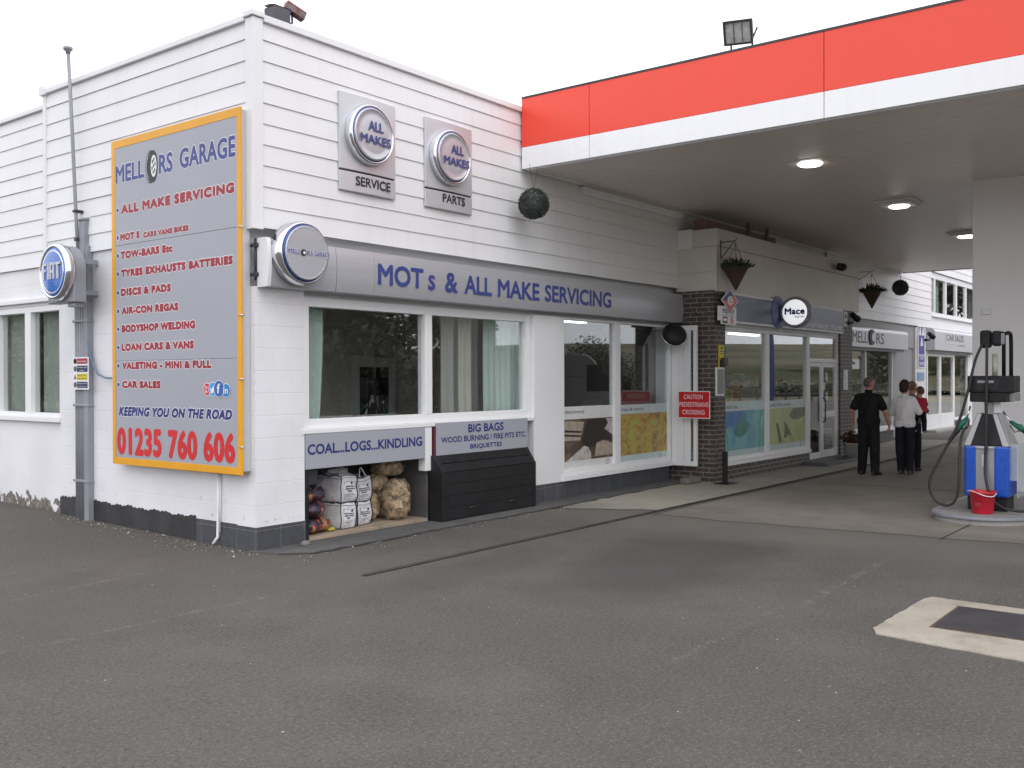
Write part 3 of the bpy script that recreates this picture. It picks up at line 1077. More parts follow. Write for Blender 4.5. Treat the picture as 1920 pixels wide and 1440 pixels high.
g = MB(); g.box(12.985, -.62, .19, 13.55, -.612, 1.95); g.build('pane', M['glass'], d3)
mb = MB()
for i in range(4): mb.box(13.75 + .15 * (i % 2), -.611, 1.05 + .2 * i, 13.87 + .15 * (i % 2), -.609, 1.22 + .2 * i)
mb.build('door_notices', M['text_white'], d2)
mb = MB(); mb.box(12.40, -1.20, -.05, 14.70, -.70, .075); mb.box(12.83, -.70, -.05, 14.52, -.3, .08)
mb.build('doorstep', M['tile'], shop, bevel=.01)
# shop interior
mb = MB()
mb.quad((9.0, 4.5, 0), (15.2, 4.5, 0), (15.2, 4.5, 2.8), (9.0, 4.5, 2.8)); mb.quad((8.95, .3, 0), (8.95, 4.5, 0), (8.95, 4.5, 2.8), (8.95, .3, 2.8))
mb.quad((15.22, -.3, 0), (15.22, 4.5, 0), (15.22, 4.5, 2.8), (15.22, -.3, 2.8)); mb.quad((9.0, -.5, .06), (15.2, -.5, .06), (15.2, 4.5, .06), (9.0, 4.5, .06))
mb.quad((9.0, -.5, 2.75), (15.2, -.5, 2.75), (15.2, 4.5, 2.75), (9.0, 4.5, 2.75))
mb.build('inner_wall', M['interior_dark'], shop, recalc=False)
mb = MB()
for (a, b, c) in ((9.3, 12.4, 1.25), (9.2, 12.6, 1.6)):
    yy = .5 if c < 1.5 else 2.2
    mb.box(a, yy, .06, b, yy + .45, c)
mb.box(13.2, 1.2, .06, 14.9, 1.7, 1.5)
sh_ = mb.build('shop_shelving', M['interior'], shop, bevel=.01)
pack = [paint('packaging_%s' % n, c, .5, var=.1) for n, c in (('red', (.4, .06, .05)), ('yellow', (.5, .36, .06)), ('blue', (.07, .14, .36)), ('white', (.6, .6, .58)), ('green', (.08, .25, .1)))]
mb = MB()
for (a, b, yy, zs) in ((9.3, 12.4, .52, (1.251,)), (9.2, 12.6, 2.22, (1.601,)), (13.2, 14.9, 1.22, (1.501, ))):
    x = a
    for z in zs:
        while x < b - .2:
            w = random.uniform(.09, .2); mb.mat = random.randrange(5)
            mb.box(x, yy, z, x + w * .93, yy + .25, z + random.uniform(.12, .32)); x += w
mb.build('packets', pack, sh_)

# lit tubes on the shop ceilings (the store's are added for brightness), and goods by the door
tube_m = NT('lit_tube'); tube_m = tube_m.done((1, 1, 1), .5, emit=(.95, 1, 1), estr=2.2)
for x, y, par in ((6.6, 1.35, garage), (10.6, 1.5, shop), (13.6, 1.3, shop)):
    mb = MB(); mb.box(x, y, 2.66, x + 1.35, y + .14, 2.70)
    mb.build('ceiling_tube', tube_m, par)
mb = MB()
x = 13.02
for i in range(7):
    mb.mat = i % 5
    mb.box(13.02 + .22 * (i % 3), .25 + .02 * i, .07 + .26 * (i // 3), 13.21 + .22 * (i % 3), .5, .30 + .26 * (i // 3))
mb.build('door_goods', pack, shop)

# ================================================================== FAR SHOWROOMS
far = thing('car_showroom', 'far white showroom block with roller shutter boxes and upstairs window', 'building', (15.5, 0, 0))
mb = MB()
mb.box(28.45, -.012, -.05, 34, .25, 2.5)
mb.box(22.42, -.02, .1, 23.45, .25, 3.12)
mb.box(23.45, .02, 2.5, 34, .3, 3.22)
mb.build('wall', M['white'], far, bevel=.005)
mb = MB(); mb.box(15.45, .02, -.05, 20.5, .25, .14); mb.box(15.45, .02, 2.52, 22.42, .3, 3.22); mb.box(20.48, .06, -.05, 22.42, .3, 2.52)
mb.build('grey_wall', paint('grey_wall_surface', (.33, .325, .325), .6, var=.05), far, bevel=.005)  # one even grey for the header and the wall beside the window
mb = MB(); mb.box(15.46, .0, -.05, 20.48, .3, .38); mb.box(26.55, -.03, -.05, 28.5, .3, .36); mb.build('plinth', M['tile'], far)
boards(FR(.0), 15.56, 34, 3.155, 6.2, .208, holes=((24.0, 29.6, 3.545, 4.72),)).build('weatherboarding', M['clad'], far, recalc=False)
mb = MB(); mb.box(15.5, .02, 4.72, 34, .3, 6.2); mb.box(15.5, .021, 3.222, 24.0, .3, 4.72); mb.box(29.6, .021, 3.222, 34, .3, 4.72); mb.box(24.0, .021, 3.222, 29.6, .3, 3.54); mb.build('upper_wall', M['white'], far)
window(far, FR(.02), 15.45, 20.48, .40, 2.52, .10, .06, mulls=(18.35,), mull_w=.09, sill=(.07, .06))
uw = window(far, FR(.01), 24.0, 29.6, 3.545, 4.72, .08, .09, mulls=(24.5, 25.75, 27.0, 28.2), mull_w=.13, name='upper_window', sill=(.05, .05))
# double doors and side light
mb = MB()
for (a, b) in ((23.5, 23.62), (24.84, 24.94), (24.95, 25.05), (26.42, 26.55)):
    mb.box(a, -.03, .14, b, .05, 2.46)
for (a, b) in ((23.62, 24.84), (25.05, 26.42)):
    mb.box(a, -.028, .14, b, .048, .62); mb.box(a, -.028, 2.33, b, .048, 2.46)
dd = mb.build('double_door', M['upvc'], far, bevel=.005)
for (a, b) in ((23.61, 24.85), (25.04, 26.43)):
    g = MB(); g.box(a, .005, .61, b, .013, 2.34); g.build('pane', M['glass'], dd)
window(far, FR(-.01), 26.6, 28.45, .36, 2.5, .08, .09)
mb = MB(); mb.box(23.3, -.35, -.02, 26.6, .0, .2); mb.build('threshold', M['kerb'], far, bevel=.01)
mb = MB()
mb.quad((15.5, 3, 0), (34, 3, 0), (34, 3, 5.2), (15.5, 3, 5.2)); mb.quad((15.5, .3, .15), (34, .3, .15), (34, 3, .15), (15.5, 3, .15)); mb.quad((15.5, .3, 3.2), (34, .3, 3.2), (34, 3, 3.2), (15.5, 3, 3.2))
mb.box(21.4, .3, 0, 21.5, 3, 3.1); mb.box(23.9, .14, 3.5, 23.95, 1, 4.8)
mb.box(18.9, 2.9, 1.2, 20.2, 2.96, 1.9)
mb.build('inner_wall', M['interior'], far, recalc=False)
mb = MB(); mb.box(23.95, 1.0, 3.4, 30, 1.05, 4.9); mb.box(23.95, .2, 3.42, 30, 1.0, 3.44); mb.box(29.9, .2, 3.44, 29.95, 1, 4.9); mb.build('upper_room', M['interior_dark'], far)
mb = MB()
for x in (24.55, ): mb.box(x, .2, 3.6, x + 1.1, .21, 4.66)
mb.build('blind', M['curtain'], far)


def shutter_box(u0, u1, z0, z1, y, lab, rounded=.1):
    t = thing('shutter_box', lab, 'shutter box', (u0, y, z0))
    prof = [(0, 0), (-.21, 0)]
    n = 8
    for i in range(n + 1):
        w = math.pi / 2 * i / n
        prof.append((-.25 + rounded - rounded * math.cos(w) , (z1 - z0) - rounded + rounded * math.sin(w)))
    prof.append((0, z1 - z0))
    prof[1] = (-.25, .0)
    mb = MB()
    mb.prism([(u0, y + p[0], z0 + p[1]) for p in prof], (u1 - u0, 0, 0))
    mb.build('hood', M['silver_panel'], t, bevel=.006)
    mb = MB()
    for i in range(5):
        mb.box(u0 + .05, y - .16 + .001 * i, z0 - .012 - .014 * i, u1 - .05, y - .13, z0 - .001 - .014 * i)
    mb.build('shutter_slats', M['grey_metal'], t)
    return t


sb = shutter_box(15.5, 21.0, 2.44, 2.93, .02, 'silver roller shutter hood over the far window with tyre logo')
FS = FR(.02 - .252)
for s_, u in (('MELL', 16.65), ('RS', 18.35)):
    words(s_, FS, u, 2.535, 1.05 if s_ == 'MELL' else .6, .27, 'text_black', sb, bold=.01)
m_ = MB(); m_.tube([FS.p(17.98, 2.69, .0) + Vector((.0, -.005, 0)), FS.p(17.98, 2.69, .0) + Vector((0, -.03, 0))], .19, 20); m_.build('tyre_logo', M['black_rubber'], sb)
m_ = MB(); m_.tube([FS.p(18.03, 2.69, .03), FS.p(18.03, 2.69, .04)], .11, 18); m_.build('wheel_logo', M['silver_panel'], sb)
sb2 = shutter_box(23.5, 28.75, 2.5, 3.12, .0, 'silver roller shutter hood reading CAR SALES above the far doors')
FS2 = FR(-.252)
words('CAR SALES', FS2, 24.75, 2.80, 2.0, .19, 'text_black', sb2, bold=.01)
m_ = MB(); m_.prism([FS2.p(24.6, 2.70, .001), FS2.p(27.1, 2.70, .001), FS2.p(27.1, 3.03, .001), FS2.p(24.6, 3.03, .001)], (0, -.003, 0)); m_.build('name_plate', M['silver_panel'], sb2)
TEXTS[-1]['d'] = .006
words('servicing', FS2, 26.1, 2.66, .75, .05, 'text_black', sb2, d=.004)

# ================================================================== CANOPY
can = thing('canopy', 'flat fuel station canopy edged with a red band over a white band', 'canopy', (4.3, -.06, 0))
CX, CX2, CY0, CY1, CZ, CZT = 4.28, 21.1, -.06, -14.0, 4.50, 5.43
seams = [-.06, -1.13, -4.14, -7.2, -10.3, -14.0]
for nm, z0, z1, m in (('white_fascia', CZ, 4.785, 'canopy_white'), ('red_fascia', 4.787, CZT, 'canopy_red')):
    mb = MB()
    for i in range(len(seams) - 1):
        mb.box(CX, seams[i] - (.004 if i else 0), z0, CX + .05, seams[i + 1] + .004, z1)
    mb.box(CX + .05, CY0, z0, CX2, CY0 - .04, z1)
    mb.box(CX2 - .05, CY0 - .04, z0, CX2, CY1, z1)
    mb.build(nm, M[m], can, bevel=.003)
mb = MB(); mb.box(CX - .006, CY0, CZT, CX + .1, CY1, CZT + .025); mb.box(CX + .02, CY0 - .02, CZT - .3, CX + .049, CY1, CZT - .01)
mb.build('fascia_trim', M['dark_metal'], can)
mb = MB(); mb.box(CX + .06, CY0 - .05, CZ + .02, CX2 - .06, CY1, CZ + .06); mb.build('soffit', M['soffit'], can)
mb = MB(); mb.box(CX + .06, CY0 - .05, 5.3, CX2 - .06, CY1, 5.36); mb.build('roof_deck', M['grey_metal'], can)
mb = MB(); mb.box(CX + .052, CY0 - .045, CZ - .012, CX + .10, CY1, CZ + .02); mb.build('soffit_trim', M['upvc'], can)
mb = MB()
mb.box(9.05, -5.55, 0, 9.65, -4.53, CZ + .03)
mb.build('column', M['column'], can, bevel=.012)
mb = MB()
for z in (.35, 1.8, 3.2): pass
mb.box(9.035, -5.56, .0, 9.66, -4.52, .12); mb.build('column_base', M['grey_metal'], can, bevel=.01)
mb = MB(); mb.box(9.02, -4.78, 2.60, 9.05, -4.66, 2.70); mb.build('junction_box', M['upvc'], can, bevel=.01)
# wall gutter below the canopy edge and the dark gap
g_ = MB()
g_.prism([(5.67, -.02, 4.48), (5.67, -.13, 4.48), (5.67, -.13, 4.41), (5.67, -.10, 4.38), (5.67, -.02, 4.38)], (2.95, 0, 0))
g_.box(7.25, -.135, 4.375, 7.30, -.02, 4.485)
setp(g_.build('gutter', M['white'], loc=(7, 0, 4.4), bevel=.004), 'short white gutter on the boarding just beneath the canopy', 'gutter')

# lights in the soffit
lit = NT('lit_lamp_panel'); lit = lit.done((1, 1, 1), .5, emit=(1, .97, .9), estr=9)


def ceiling_light(x, y, lab, flush):
    t = thing('ceiling_light', lab, 'light', (x, y, CZ + .02), 'lights under the canopy')
    mb = MB()
    if flush:
        mb.box(-.27, -.27, -.006, .27, .27, -.001)
    else:
        mb.prism([(-.30, -.30, -.001), (.30, -.30, -.001), (.30, .30, -.001), (-.30, .30, -.001)], (0, 0, -.03))
        mb.prism([(-.25, -.25, -.031), (.25, -.25, -.031), (.25, .25, -.031), (-.25, .25, -.031)], (0, 0, -.04))
    mb.build('housing', M['soffit'] if flush else M['upvc'], t, bevel=.012, local=True)
    zb = -.007 if flush else -.072
    mb = MB(); mb.lathe((0, 0, zb), (0, 0, -1), [(.155, 0), (.155, .004), (.135, .022), (0, .024)], 28)
    mb.build('lamp', lit, t, local=True)
    return t


ceiling_light(6.43, -3.16, 'lit lamp in the canopy nearest the red fascia', True)
ceiling_light(10.05, -3.22, 'lit lamp in a white square housing in mid canopy', False)
ceiling_light(14.35, -3.22, 'farthest lit canopy lamp, partly hidden by the column', False)
mb = MB(); mb.box(6.28, -3.66, CZ + .012, 6.36, -3.60, CZ + .019); mb.box(6.2, -3.62, CZ + .008, 6.24, -3.40, CZ + .019)
setp(mb.build('ceiling_patch', M['soffit'], loc=(6.3, -3.6, CZ)), 'small patched strip in the soffit right of the first lamp', 'patch')

# flood light on the canopy roof
fl = thing('flood_light', 'large grey flood lamp on a bracket above the red canopy edge', 'flood light', (4.4, -3.14, CZT + .02))
mb = MB()
mb.tube([(0, .13, 0), (0, .13, .1), (.0, .18, .24)], .012, 6); mb.tube([(0, -.13, 0), (0, -.13, .12), (.0, -.19, .24)], .012, 6); mb.tube([(0, .16, .005), (0, -.16, .005)], .012, 6)
mb.build('bracket', M['dark_metal'], fl, local=True)
Mx = Matrix.Rotation(R_(-22), 3, 'Y') @ Matrix.Rotation(R_(6), 3, 'X')
def tr(p): return Mx @ Vector(p) + Vector((-.02, 0, .225))
mb = MB()
ff = [(-.08, -.175, -.135), (-.08, .175, -.135), (-.08, .175, .135), (-.08, -.175, .135)]; bb = [(.12, -.10, -.07), (.12, .10, -.07), (.12, .10, .10), (.12, -.10, .10)]
v = [tr(p) for p in ff + bb]
mb.add(v, [(4, 5, 6, 7), (0, 1, 5, 4), (1, 2, 6, 5), (2, 3, 7, 6), (3, 0, 4, 7)], False)
for (a, b, c, d) in ((-.175, .175, -.135, -.11), (-.175, .175, .11, .135), (-.175, -.15, -.11, .11), (.15, .175, -.11, .11)):
    pts = [tr((-.095, a, c)), tr((-.095, b, c)), tr((-.095, b, d)), tr((-.095, a, d))]
    mb.prism(pts, tr((-.08, 0, 0)) - tr((-.095, 0, 0)))
mb.build('housing', M['dark_metal'], fl, local=True, bevel=.004)
mb = MB(); mb.prism([tr((-.083, -.15, -.11)), tr((-.083, .15, -.11)), tr((-.083, .15, .11)), tr((-.083, -.15, .11))], tr((-.078, 0, 0)) - tr((-.083, 0, 0)))
mb.build('lamp_glass', paint('pale_lamp_glass', (.42, .42, .40), .15, var=.3, vs=9), fl, local=True)
mb = MB(); mb.tube([tr((-.088, -.05, -.10)), tr((-.088, -.05, .10))], .004, 4); mb.tube([tr((-.088, .05, -.10)), tr((-.088, .05, .10))], .004, 4)
mb.build('guard_wire', M['dark_metal'], fl, local=True)

# ================================================================== SIGNS ON THE GARAGE
def slab(mb, fr, u0, u1, v0, v1, d0, d1):
    a, b = fr.p(u0, v0, d0), fr.p(u1, v1, d1)
    mb.box(a.x, a.y, a.z, b.x, b.y, b.z)
    return mb


def disc(name, mats, fr, u, v, r, d0, d1, parent, seg=48):
    mb = MB(); mb.lathe(fr.p(u, v, d0), fr.N, [(r, 0), (r, d1 - d0)], seg, True)
    return mb.build(name, mats, parent)


# --- tall board on the side wall
bs = thing('garage_signboard', 'tall grey garage board with yellow border listing services and phone number', 'sign', (-.06, 1.24, .78))
F = FL(0)
mb = MB(); slab(mb, F, -2.405, -.065, .80, 4.385, .0, .105); mb.build('case', M['silver_panel'], bs, bevel=.01)
mb = MB()
for (a, b, c, d) in ((-2.42, -2.35, .77, 4.40), (-.115, -.05, .77, 4.40), (-2.35, -.115, .77, .845), (-2.35, -.115, 4.315, 4.40)):
    slab(mb, F, a, b, c, d, .106, .124)
mb.build('border', M['amber'], bs, bevel=.002)
zs = [.845, 1.925, 3.22, 4.315]
mb = MB()
for i in range(3): slab(mb, F, -2.35, -.115, zs[i] + (.004 if i else 0), zs[i + 1], .106, .121)
mb.build('face_panel', M['sign_grey'], bs, bevel=.001)
mb = MB()
for z in (1.05, 1.72, 2.35, 3.22): mb.tube([F.p(-.05, z, .09), F.p(-.035, z, .115), F.p(-.05, z, .135), F.p(-.085, z, .13)], .006, 5)
mb.build('clip', M['chrome'], bs)
T = FL(-.121)
words('MELL', T, -2.335, 3.92, .585, .20, 'text_blue', bs, outline=.024, bold=.042)
words('RS', T, -1.475, 3.915, .262, .213, 'text_blue', bs, outline=.024, bold=.042)
words('GARAGE', T, -1.09, 3.92, .955, .215, 'text_blue', bs, outline=.024, bold=.042, space=1.05)
words('ALL MAKE SERVICING', T, -2.225, 3.563, 2.07, .112, 'text_red', bs, bold=.10, outline=.045, space=1.14)
ROWS = [('MOT S', 2.244, 1.852, 3.266, 3.353), ('CARS VANS BIKES', 1.781, .932, 3.262, 3.328), ('TOW-BARS Etc', 2.237, 1.223, 3.063, 3.154), ('TYRES EXHAUSTS BATTERIES', 2.234, .184, 2.858, 2.95),
        ('DISCS & PADS', 2.234, 1.257, 2.648, 2.738), ('AIR-CON REGAS', 2.222, 1.122, 2.442, 2.531), ('BODYSHOP WELDING', 2.223, .823, 2.241, 2.331), ('LOAN CARS & VANS', 2.226, .849, 2.034, 2.124),
        ('VALETING - MINI & FULL', 2.219, .549, 1.83, 1.917), ('CAR SALES', 2.221, 1.459, 1.62, 1.707)]
for s_, ya, yb, za, zb in ROWS:
    words(s_, T, -ya, za, ya - yb, zb - za, 'text_red', bs, bold=.105, outline=.055, space=1.13)
for z in (3.62, 3.31, 3.108, 2.904, 2.693, 2.486, 2.286, 2.079, 1.873, 1.663):
    disc('bullet_ring', M['text_white'], T, -2.295, z, .030, .0005, .0015, bs, 16)
    disc('bullet', M['text_navy'], T, -2.295, z, .023, .0016, .0026, bs, 16)
words('KEEPING YOU ON THE ROAD', T, -2.29, 1.31, 2.085, .108, 'text_navy', bs, bold=.08, outline=.045, shear=.22, space=1.1)
words('01235 760 606', T, -2.33, .875, 2.17, .312, 'text_number', bs, bold=.055, space=1.08)
# tyre in place of the letter O
mb = MB()
for k in range(3):
    mb.lathe(T.p(-1.635 + .045 * k, 4.02 + .004 * k, .0015), T.N, [(.0, 0), (.0, .001 + .001 * k)], 8)
mb = MB()
def oval(mb, u, v, ru, rv, d, t, seg=32):
    mb.prism([T.p(u + ru * math.cos(2 * math.pi * i / seg), v + rv * math.sin(2 * math.pi * i / seg), d) for i in range(seg)], T.N * t)
oval(mb, -1.635, 4.02, .098, .178, .001, .002)
oval(mb, -1.585, 4.02, .088, .172, .001, .004)
mb.build('tyre_picture', M['black_rubber'], bs)
mb = MB()
for i in range(26):
    w = math.pi * .5 + math.pi * i / 25
    for q in (.082, .066):
        mb.prism([T.p(-1.635 + q * math.cos(w) + a * .008, 4.02 + (.165 * q / .082) * math.sin(w) * .97 + b * .006, .0055) for a, b in ((-1, -1), (1, -1), (1, 1), (-1, 1))], T.N * .0012)
mb.build('tread_picture', M['sign_grey'], bs)
mb = MB(); oval(mb, -1.565, 4.02, .055, .118, .0055, .001); mb.build('wheel_picture', M['text_white'], bs)
mb = MB()
for i in range(6):
    w = math.pi * 2 * i / 6 + .3
    oval(mb, -1.565 + .03 * math.cos(w), 4.02 + .07 * math.sin(w), .011, .024, .0068, .0008, 12)
oval(mb, -1.565, 4.02, .01, .02, .0068, .0008, 12)
mb.build('wheel_hole_picture', M['dark_metal'], bs)
# round social media marks
soc = [(-.625, 1.617, .062, srgb(205, 50, 58)), (-.525, 1.617, .068, srgb(48, 160, 220)), (-.30, 1.607, .066, srgb(24, 130, 190)), (-.415, 1.623, .082, srgb(50, 96, 170))]
for i, (u, v, r, c) in enumerate(soc):
    disc('social_mark_ring', M['text_white'], T, u, v, r + .006, .0005 + .002 * i, .0012 + .002 * i, bs, 28)
    disc('social_mark', paint('social_mark_colour', c, .4), T, u, v, r, .0013 + .002 * i, .0022 + .002 * i, bs, 28)
words('f', T, -.445, 1.575, .05, .10, 'text_white', bs, d=.0105, bold=.05)
words('in', T, -.342, 1.573, .075, .065, 'text_white', bs, d=.0085, bold=.03)
words('You', T, -.665, 1.622, .05, .036, 'text_white', bs, d=.004, bold=.02)
words('Tube', T, -.665, 1.578, .05, .036, 'text_white', bs, d=.004, bold=.02)
mb = MB()
bird = [(-.042, .022), (-.030, .004), (-.012, -.002), (.000, .012), (.012, .028), (.026, .028), (.042, .020), (.033, .010), (.030, -.010), (.014, -.034), (-.012, -.042), (-.040, -.030), (-.018, -.022), (-.036, -.010), (-.028, -.008), (-.044, .006)]
mb.prism([T.p(-.528 + a, 1.617 + b, .0048) for a, b in bird], T.N * .001)
mb.build('bird_mark', M['text_white'], bs)


# --- two silver panels with round "ALL MAKES" buttons on the front boarding
def button_sign(x0, x1, xc, zc, word, lab, wbox, a_box, m_box):
    t = thing('button_sign', lab, 'sign', ((x0 + x1) / 2, 0, 3.75))
    F = FR(0)
    mb = MB()
    for (z0, z1) in ((3.985, 4.815), (3.755, 3.965)):
        n = 10
        pr = [F.p(x0, 0, .025)]
        for i in range(n + 1):
            s = i / n
            pr.append(F.p(x0 + (x1 - x0) * s, 0, .055 + .022 * math.sin(math.pi * s)))
        pr.append(F.p(x1, 0, .025))
        sag = [0 for p in pr]
        mb.prism([Vector((p.x, p.y, z0)) for p in pr], (0, 0, z1 - z0))
    mb.build('panel', M['silver_panel'], t, bevel=.006)
    mb = MB(); slab(mb, F, x0 + .02, x1 - .02, 3.9655, 3.9845, .02, .05); mb.build('gap_strip', M['dark_metal'], t)
    mb = MB()
    mb.lathe(F.p(xc, zc, .05), F.N, [(.325, 0), (.335, .03), (.335, .075), (.322, .105), (.312, .112), (.302, .108), (.298, .10)], 56)
    mb.build('rim', M['chrome'], t)
    mb = MB(); mb.lathe(F.p(xc, zc, .10), F.N, [(.300, 0), (.300, .052), (.29, .060), (.282, .060)], 56); mb.build('rim_line', paint('blue_grey_rim_line', srgb(86, 100, 136), .3, metal=.6), t)
    mb = MB(); mb.lathe(F.p(xc, zc, .10), F.N, [(.284, .03), (.284, .066), (.272, .078), (.262, .074), (0.258, .068), (.2, .0745), (.13, .0785), (.06, .0805), (.02, .0808)], 56); mb.build('face', M['silver'], t)
    Ft = FR(-.186)
    words('ALL', Ft, a_box[0], a_box[1], a_box[2], a_box[3], 'text_blue', t, bold=.035)
    words('MAKES', Ft, m_box[0], m_box[1], m_box[2], m_box[3], 'text_blue', t, bold=.035)
    words(word, FR(-.0775), wbox[0], wbox[1], wbox[2], wbox[3], 'text_black', t, bold=.03)
    mb = MB()
    for i in range(24):
        w = 2 * math.pi * i / 24
        mb.ell(F.p(xc + .25 * math.cos(w), zc + .25 * math.sin(w), .170), (.006, .004, .006), 6, 4)
    mb.build('rivet', M['chrome'], t)
    return t


button_sign(1.07, 1.915, 1.47, 4.40, 'SERVICE', 'silver wall sign with round button, lower strip reading SERVICE', (1.285, 3.825, .525, .105), (1.375, 4.425, .225, .11), (1.255, 4.283, .46, .10))
button_sign(2.41, 3.26, 2.80, 4.385, 'PARTS', 'silver wall sign with round button, lower strip reading PARTS', (2.69, 3.84, .41, .105), (2.73, 4.415, .222, .11), (2.60, 4.274, .46, .10))

# --- long silver fascia sign over the windows
ms = thing('fascia_sign', 'long silver fascia sign with blue words MOTs and ALL MAKE SERVICING', 'sign', (4.5, 0, 2.64))
def band_prof(x):
    pr = [(0.0, 0), (-.10, 0)]
    n = 10
    for i in range(n + 1):
        s = i / n
        pr.append((-.125 - .038 * math.sin(math.pi * (.12 + .76 * s)), .006 + .468 * s))
    pr += [(-.10, .48), (0.0, .48)]
    return [(x, y, 2.635 + z) for y, z in pr]
mb = MB()
xs = [.075, .93, 1.48, 4.2, 6.35, 8.58]
for i in range(5): mb.prism(band_prof(xs[i] + (.003 if i else 0)), (xs[i + 1] - xs[i] - .003, 0, 0))
mb.build('band', M['silver'], ms)
mb = MB(); mb.prism([(.03, y - .012 if y < -.05 else y, z + (.005 if z > 2.9 else -.005)) for _, y, z in band_prof(0)], (.045, 0, 0)); mb.build('end_cap', M['white'], ms, bevel=.003)
mb = MB()
for z in (2.76, 3.05): mb.tube([(.02, -.02, z), (.02, .13, z)], .018, 8); mb.tube([(-.0, .0, z), (.05, .0, z)], .028, 10)
mb.tube([(.025, .02, 2.7), (.025, .02, 3.12)], .012, 6)
mb.build('mounting_bracket', M['dark_metal'], ms)
FT = FR(-.163)
for s_, a, b, za, zb in (('MOT', 1.527, 2.256, 2.757, 2.995), ('s', 2.338, 2.457, 2.753, 2.935), ('&', 2.632, 2.857, 2.748, 2.99), ('ALL', 2.985, 3.513, 2.755, 2.985), ('MAKE', 3.634, 4.524, 2.757, 2.988), ('SERVICING', 4.647, 6.323, 2.76, 2.99)):
    words(s_, FT, a, za, b - a, zb - za, 'text_blue', ms, bold=.035, d=.0025)

# round garage button at the left end of the fascia
rb = thing('round_sign', 'round chrome rimmed silver sign with small garage name beside the corner', 'sign', (.39, -.15, 2.98))
F = FR(0)
mb = MB(); mb.lathe(F.p(.39, 2.98, .14), F.N, [(.30, 0), (.322, .02), (.322, .12), (.31, .155), (.298, .165), (.286, .16), (.282, .15)], 60); mb.build('rim', M['chrome'], rb)
mb = MB(); mb.lathe(F.p(.39, 2.98, .25), F.N, [(.286, 0), (.286, .062), (.276, .07), (.268, .068)], 60); mb.build('rim_line', paint('blue_rim_line', srgb(64, 84, 136), .3, metal=.6), rb)
mb = MB(); mb.lathe(F.p(.39, 2.98, .25), F.N, [(.27, .04), (.27, .078), (.262, .082), (.25, .076)], 60); mb.build('face', M['silver'], rb)
mb = MB()
for i in range(22):
    w = 2 * math.pi * (i + .5) / 22
    mb.ell(F.p(.39 + .253 * math.cos(w), 2.98 + .253 * math.sin(w), .332), (.006, .004, .006), 6, 4)
mb.build('rivet', M['chrome'], rb)
FB = FR(-.329)
words('MELL', FB, .150, 2.958, .155, .046, 'text_blue', rb, bold=.035, outline=.05)
words('RS', FB, .385, 2.958, .075, .046, 'text_blue', rb, bold=.035, outline=.05)
words('GARAGE', FB, .482, 2.960, .20, .046, 'text_blue', rb, bold=.035, outline=.05)
m_ = MB(); m_.lathe(FB.p(.342, 2.978, .0), FB.N, [(.034, 0), (.034, .003)], 20); m_.build('tyre_picture', M['black_rubber'], rb)
m_ = MB(); m_.lathe(FB.p(.350, 2.978, .003), FB.N, [(.015, 0), (.015, .001)], 20); m_.build('wheel_picture', M['text_white'], rb)

# --- fuel bay boards
cb = thing('fuel_sign', 'grey board reading COAL LOGS KINDLING over the open bay', 'sign', (1.5, 0, .78))
mb = MB(); mb.box(.627, -.016, .775, 2.432, .004, 1.143); mb.build('board', M['sign_grey'], cb, bevel=.002)
FC = FR(-.016)
words('COAL...LOGS...KINDLING', FC, .645, .925, 1.735, .112, 'text_navy', cb, bold=.035)
bb_ = thing('fuel_sign', 'grey board reading BIG BAGS above the closed black bunker', 'sign', (3.5, 0, .78))
mb = MB(); mb.box(2.60, -.052, .785, 4.40, -.032, 1.186); mb.build('board', M['sign_grey'], bb_, bevel=.002)
FC = FR(-.052)
words('BIG BAGS', FC, 3.175, 1.047, .705, .105, 'text_navy', bb_, bold=.035)
words('WOOD BURNING / FIRE PITS ETC.', FC, 2.675, .94, 1.685, .072, 'text_navy', bb_, bold=.03)
words('BRIQUETTES', FC, 3.21, .833, .633, .068, 'text_navy', bb_, bold=.03)

# --- black timber bunker
bk = thing('fuel_bunker', 'black timber bunker with a sloping lid under the BIG BAGS board', 'bunker', (3.45, -.1, 0))
prof = [(.02, .02), (-.20, .02), (-.20, .60), (-.06, .80), (.02, .80)]
mb = MB()
mb.prism([(2.535, y, z) for y, z in prof], (.05, 0, 0)); mb.build('side_panel', M['black'], bk, bevel=.006)
mb = MB(); mb.prism([(4.34, y, z) for y, z in prof], (.05, 0, 0)); mb.build('side_panel', M['black'], bk, bevel=.006)
mb = MB()
for i in range(4):
    z0 = .03 + .142 * i
    mb.box(2.586, -.192 + .003 * (i % 2), z0, 4.339, -.16, z0 + .140)
mb.build('front_boards', M['black'], bk, bevel=.003)
mb = MB()
for i in range(2):
    a = Vector((0, -.195 + .14 * i * .5, .605 + .2 * i * .5)); b = Vector((0, -.195 + .14 * (i + 1) * .5 - .005, .605 + .2 * (i + 1) * .5 - .006))
    n = Vector((0, .2, -.14)).normalized() * .02
    mb.prism([(2.586, a.y, a.z), (2.586, b.y, b.z), (2.586, b.y + n.y, b.z + n.z), (2.586, a.y + n.y, a.z + n.z)], (1.753, 0, 0))
mb.build('lid', M['black'], bk, bevel=.005)
mb = MB()
mb.box(2.575, -.03, .80, 2.598, .02, 1.14); mb.build('red_edge', paint('dark_red_edge', (.12, .02, .03), .5), bk)
mb = MB()
for x in (3.0, 3.8): mb.tube([(x, -.2, .14), (x + .02, -.225, .15), (x + .12, -.225, .15), (x + .14, -.2, .14)], .008, 6)
mb.build('handle', M['dark_metal'], bk)

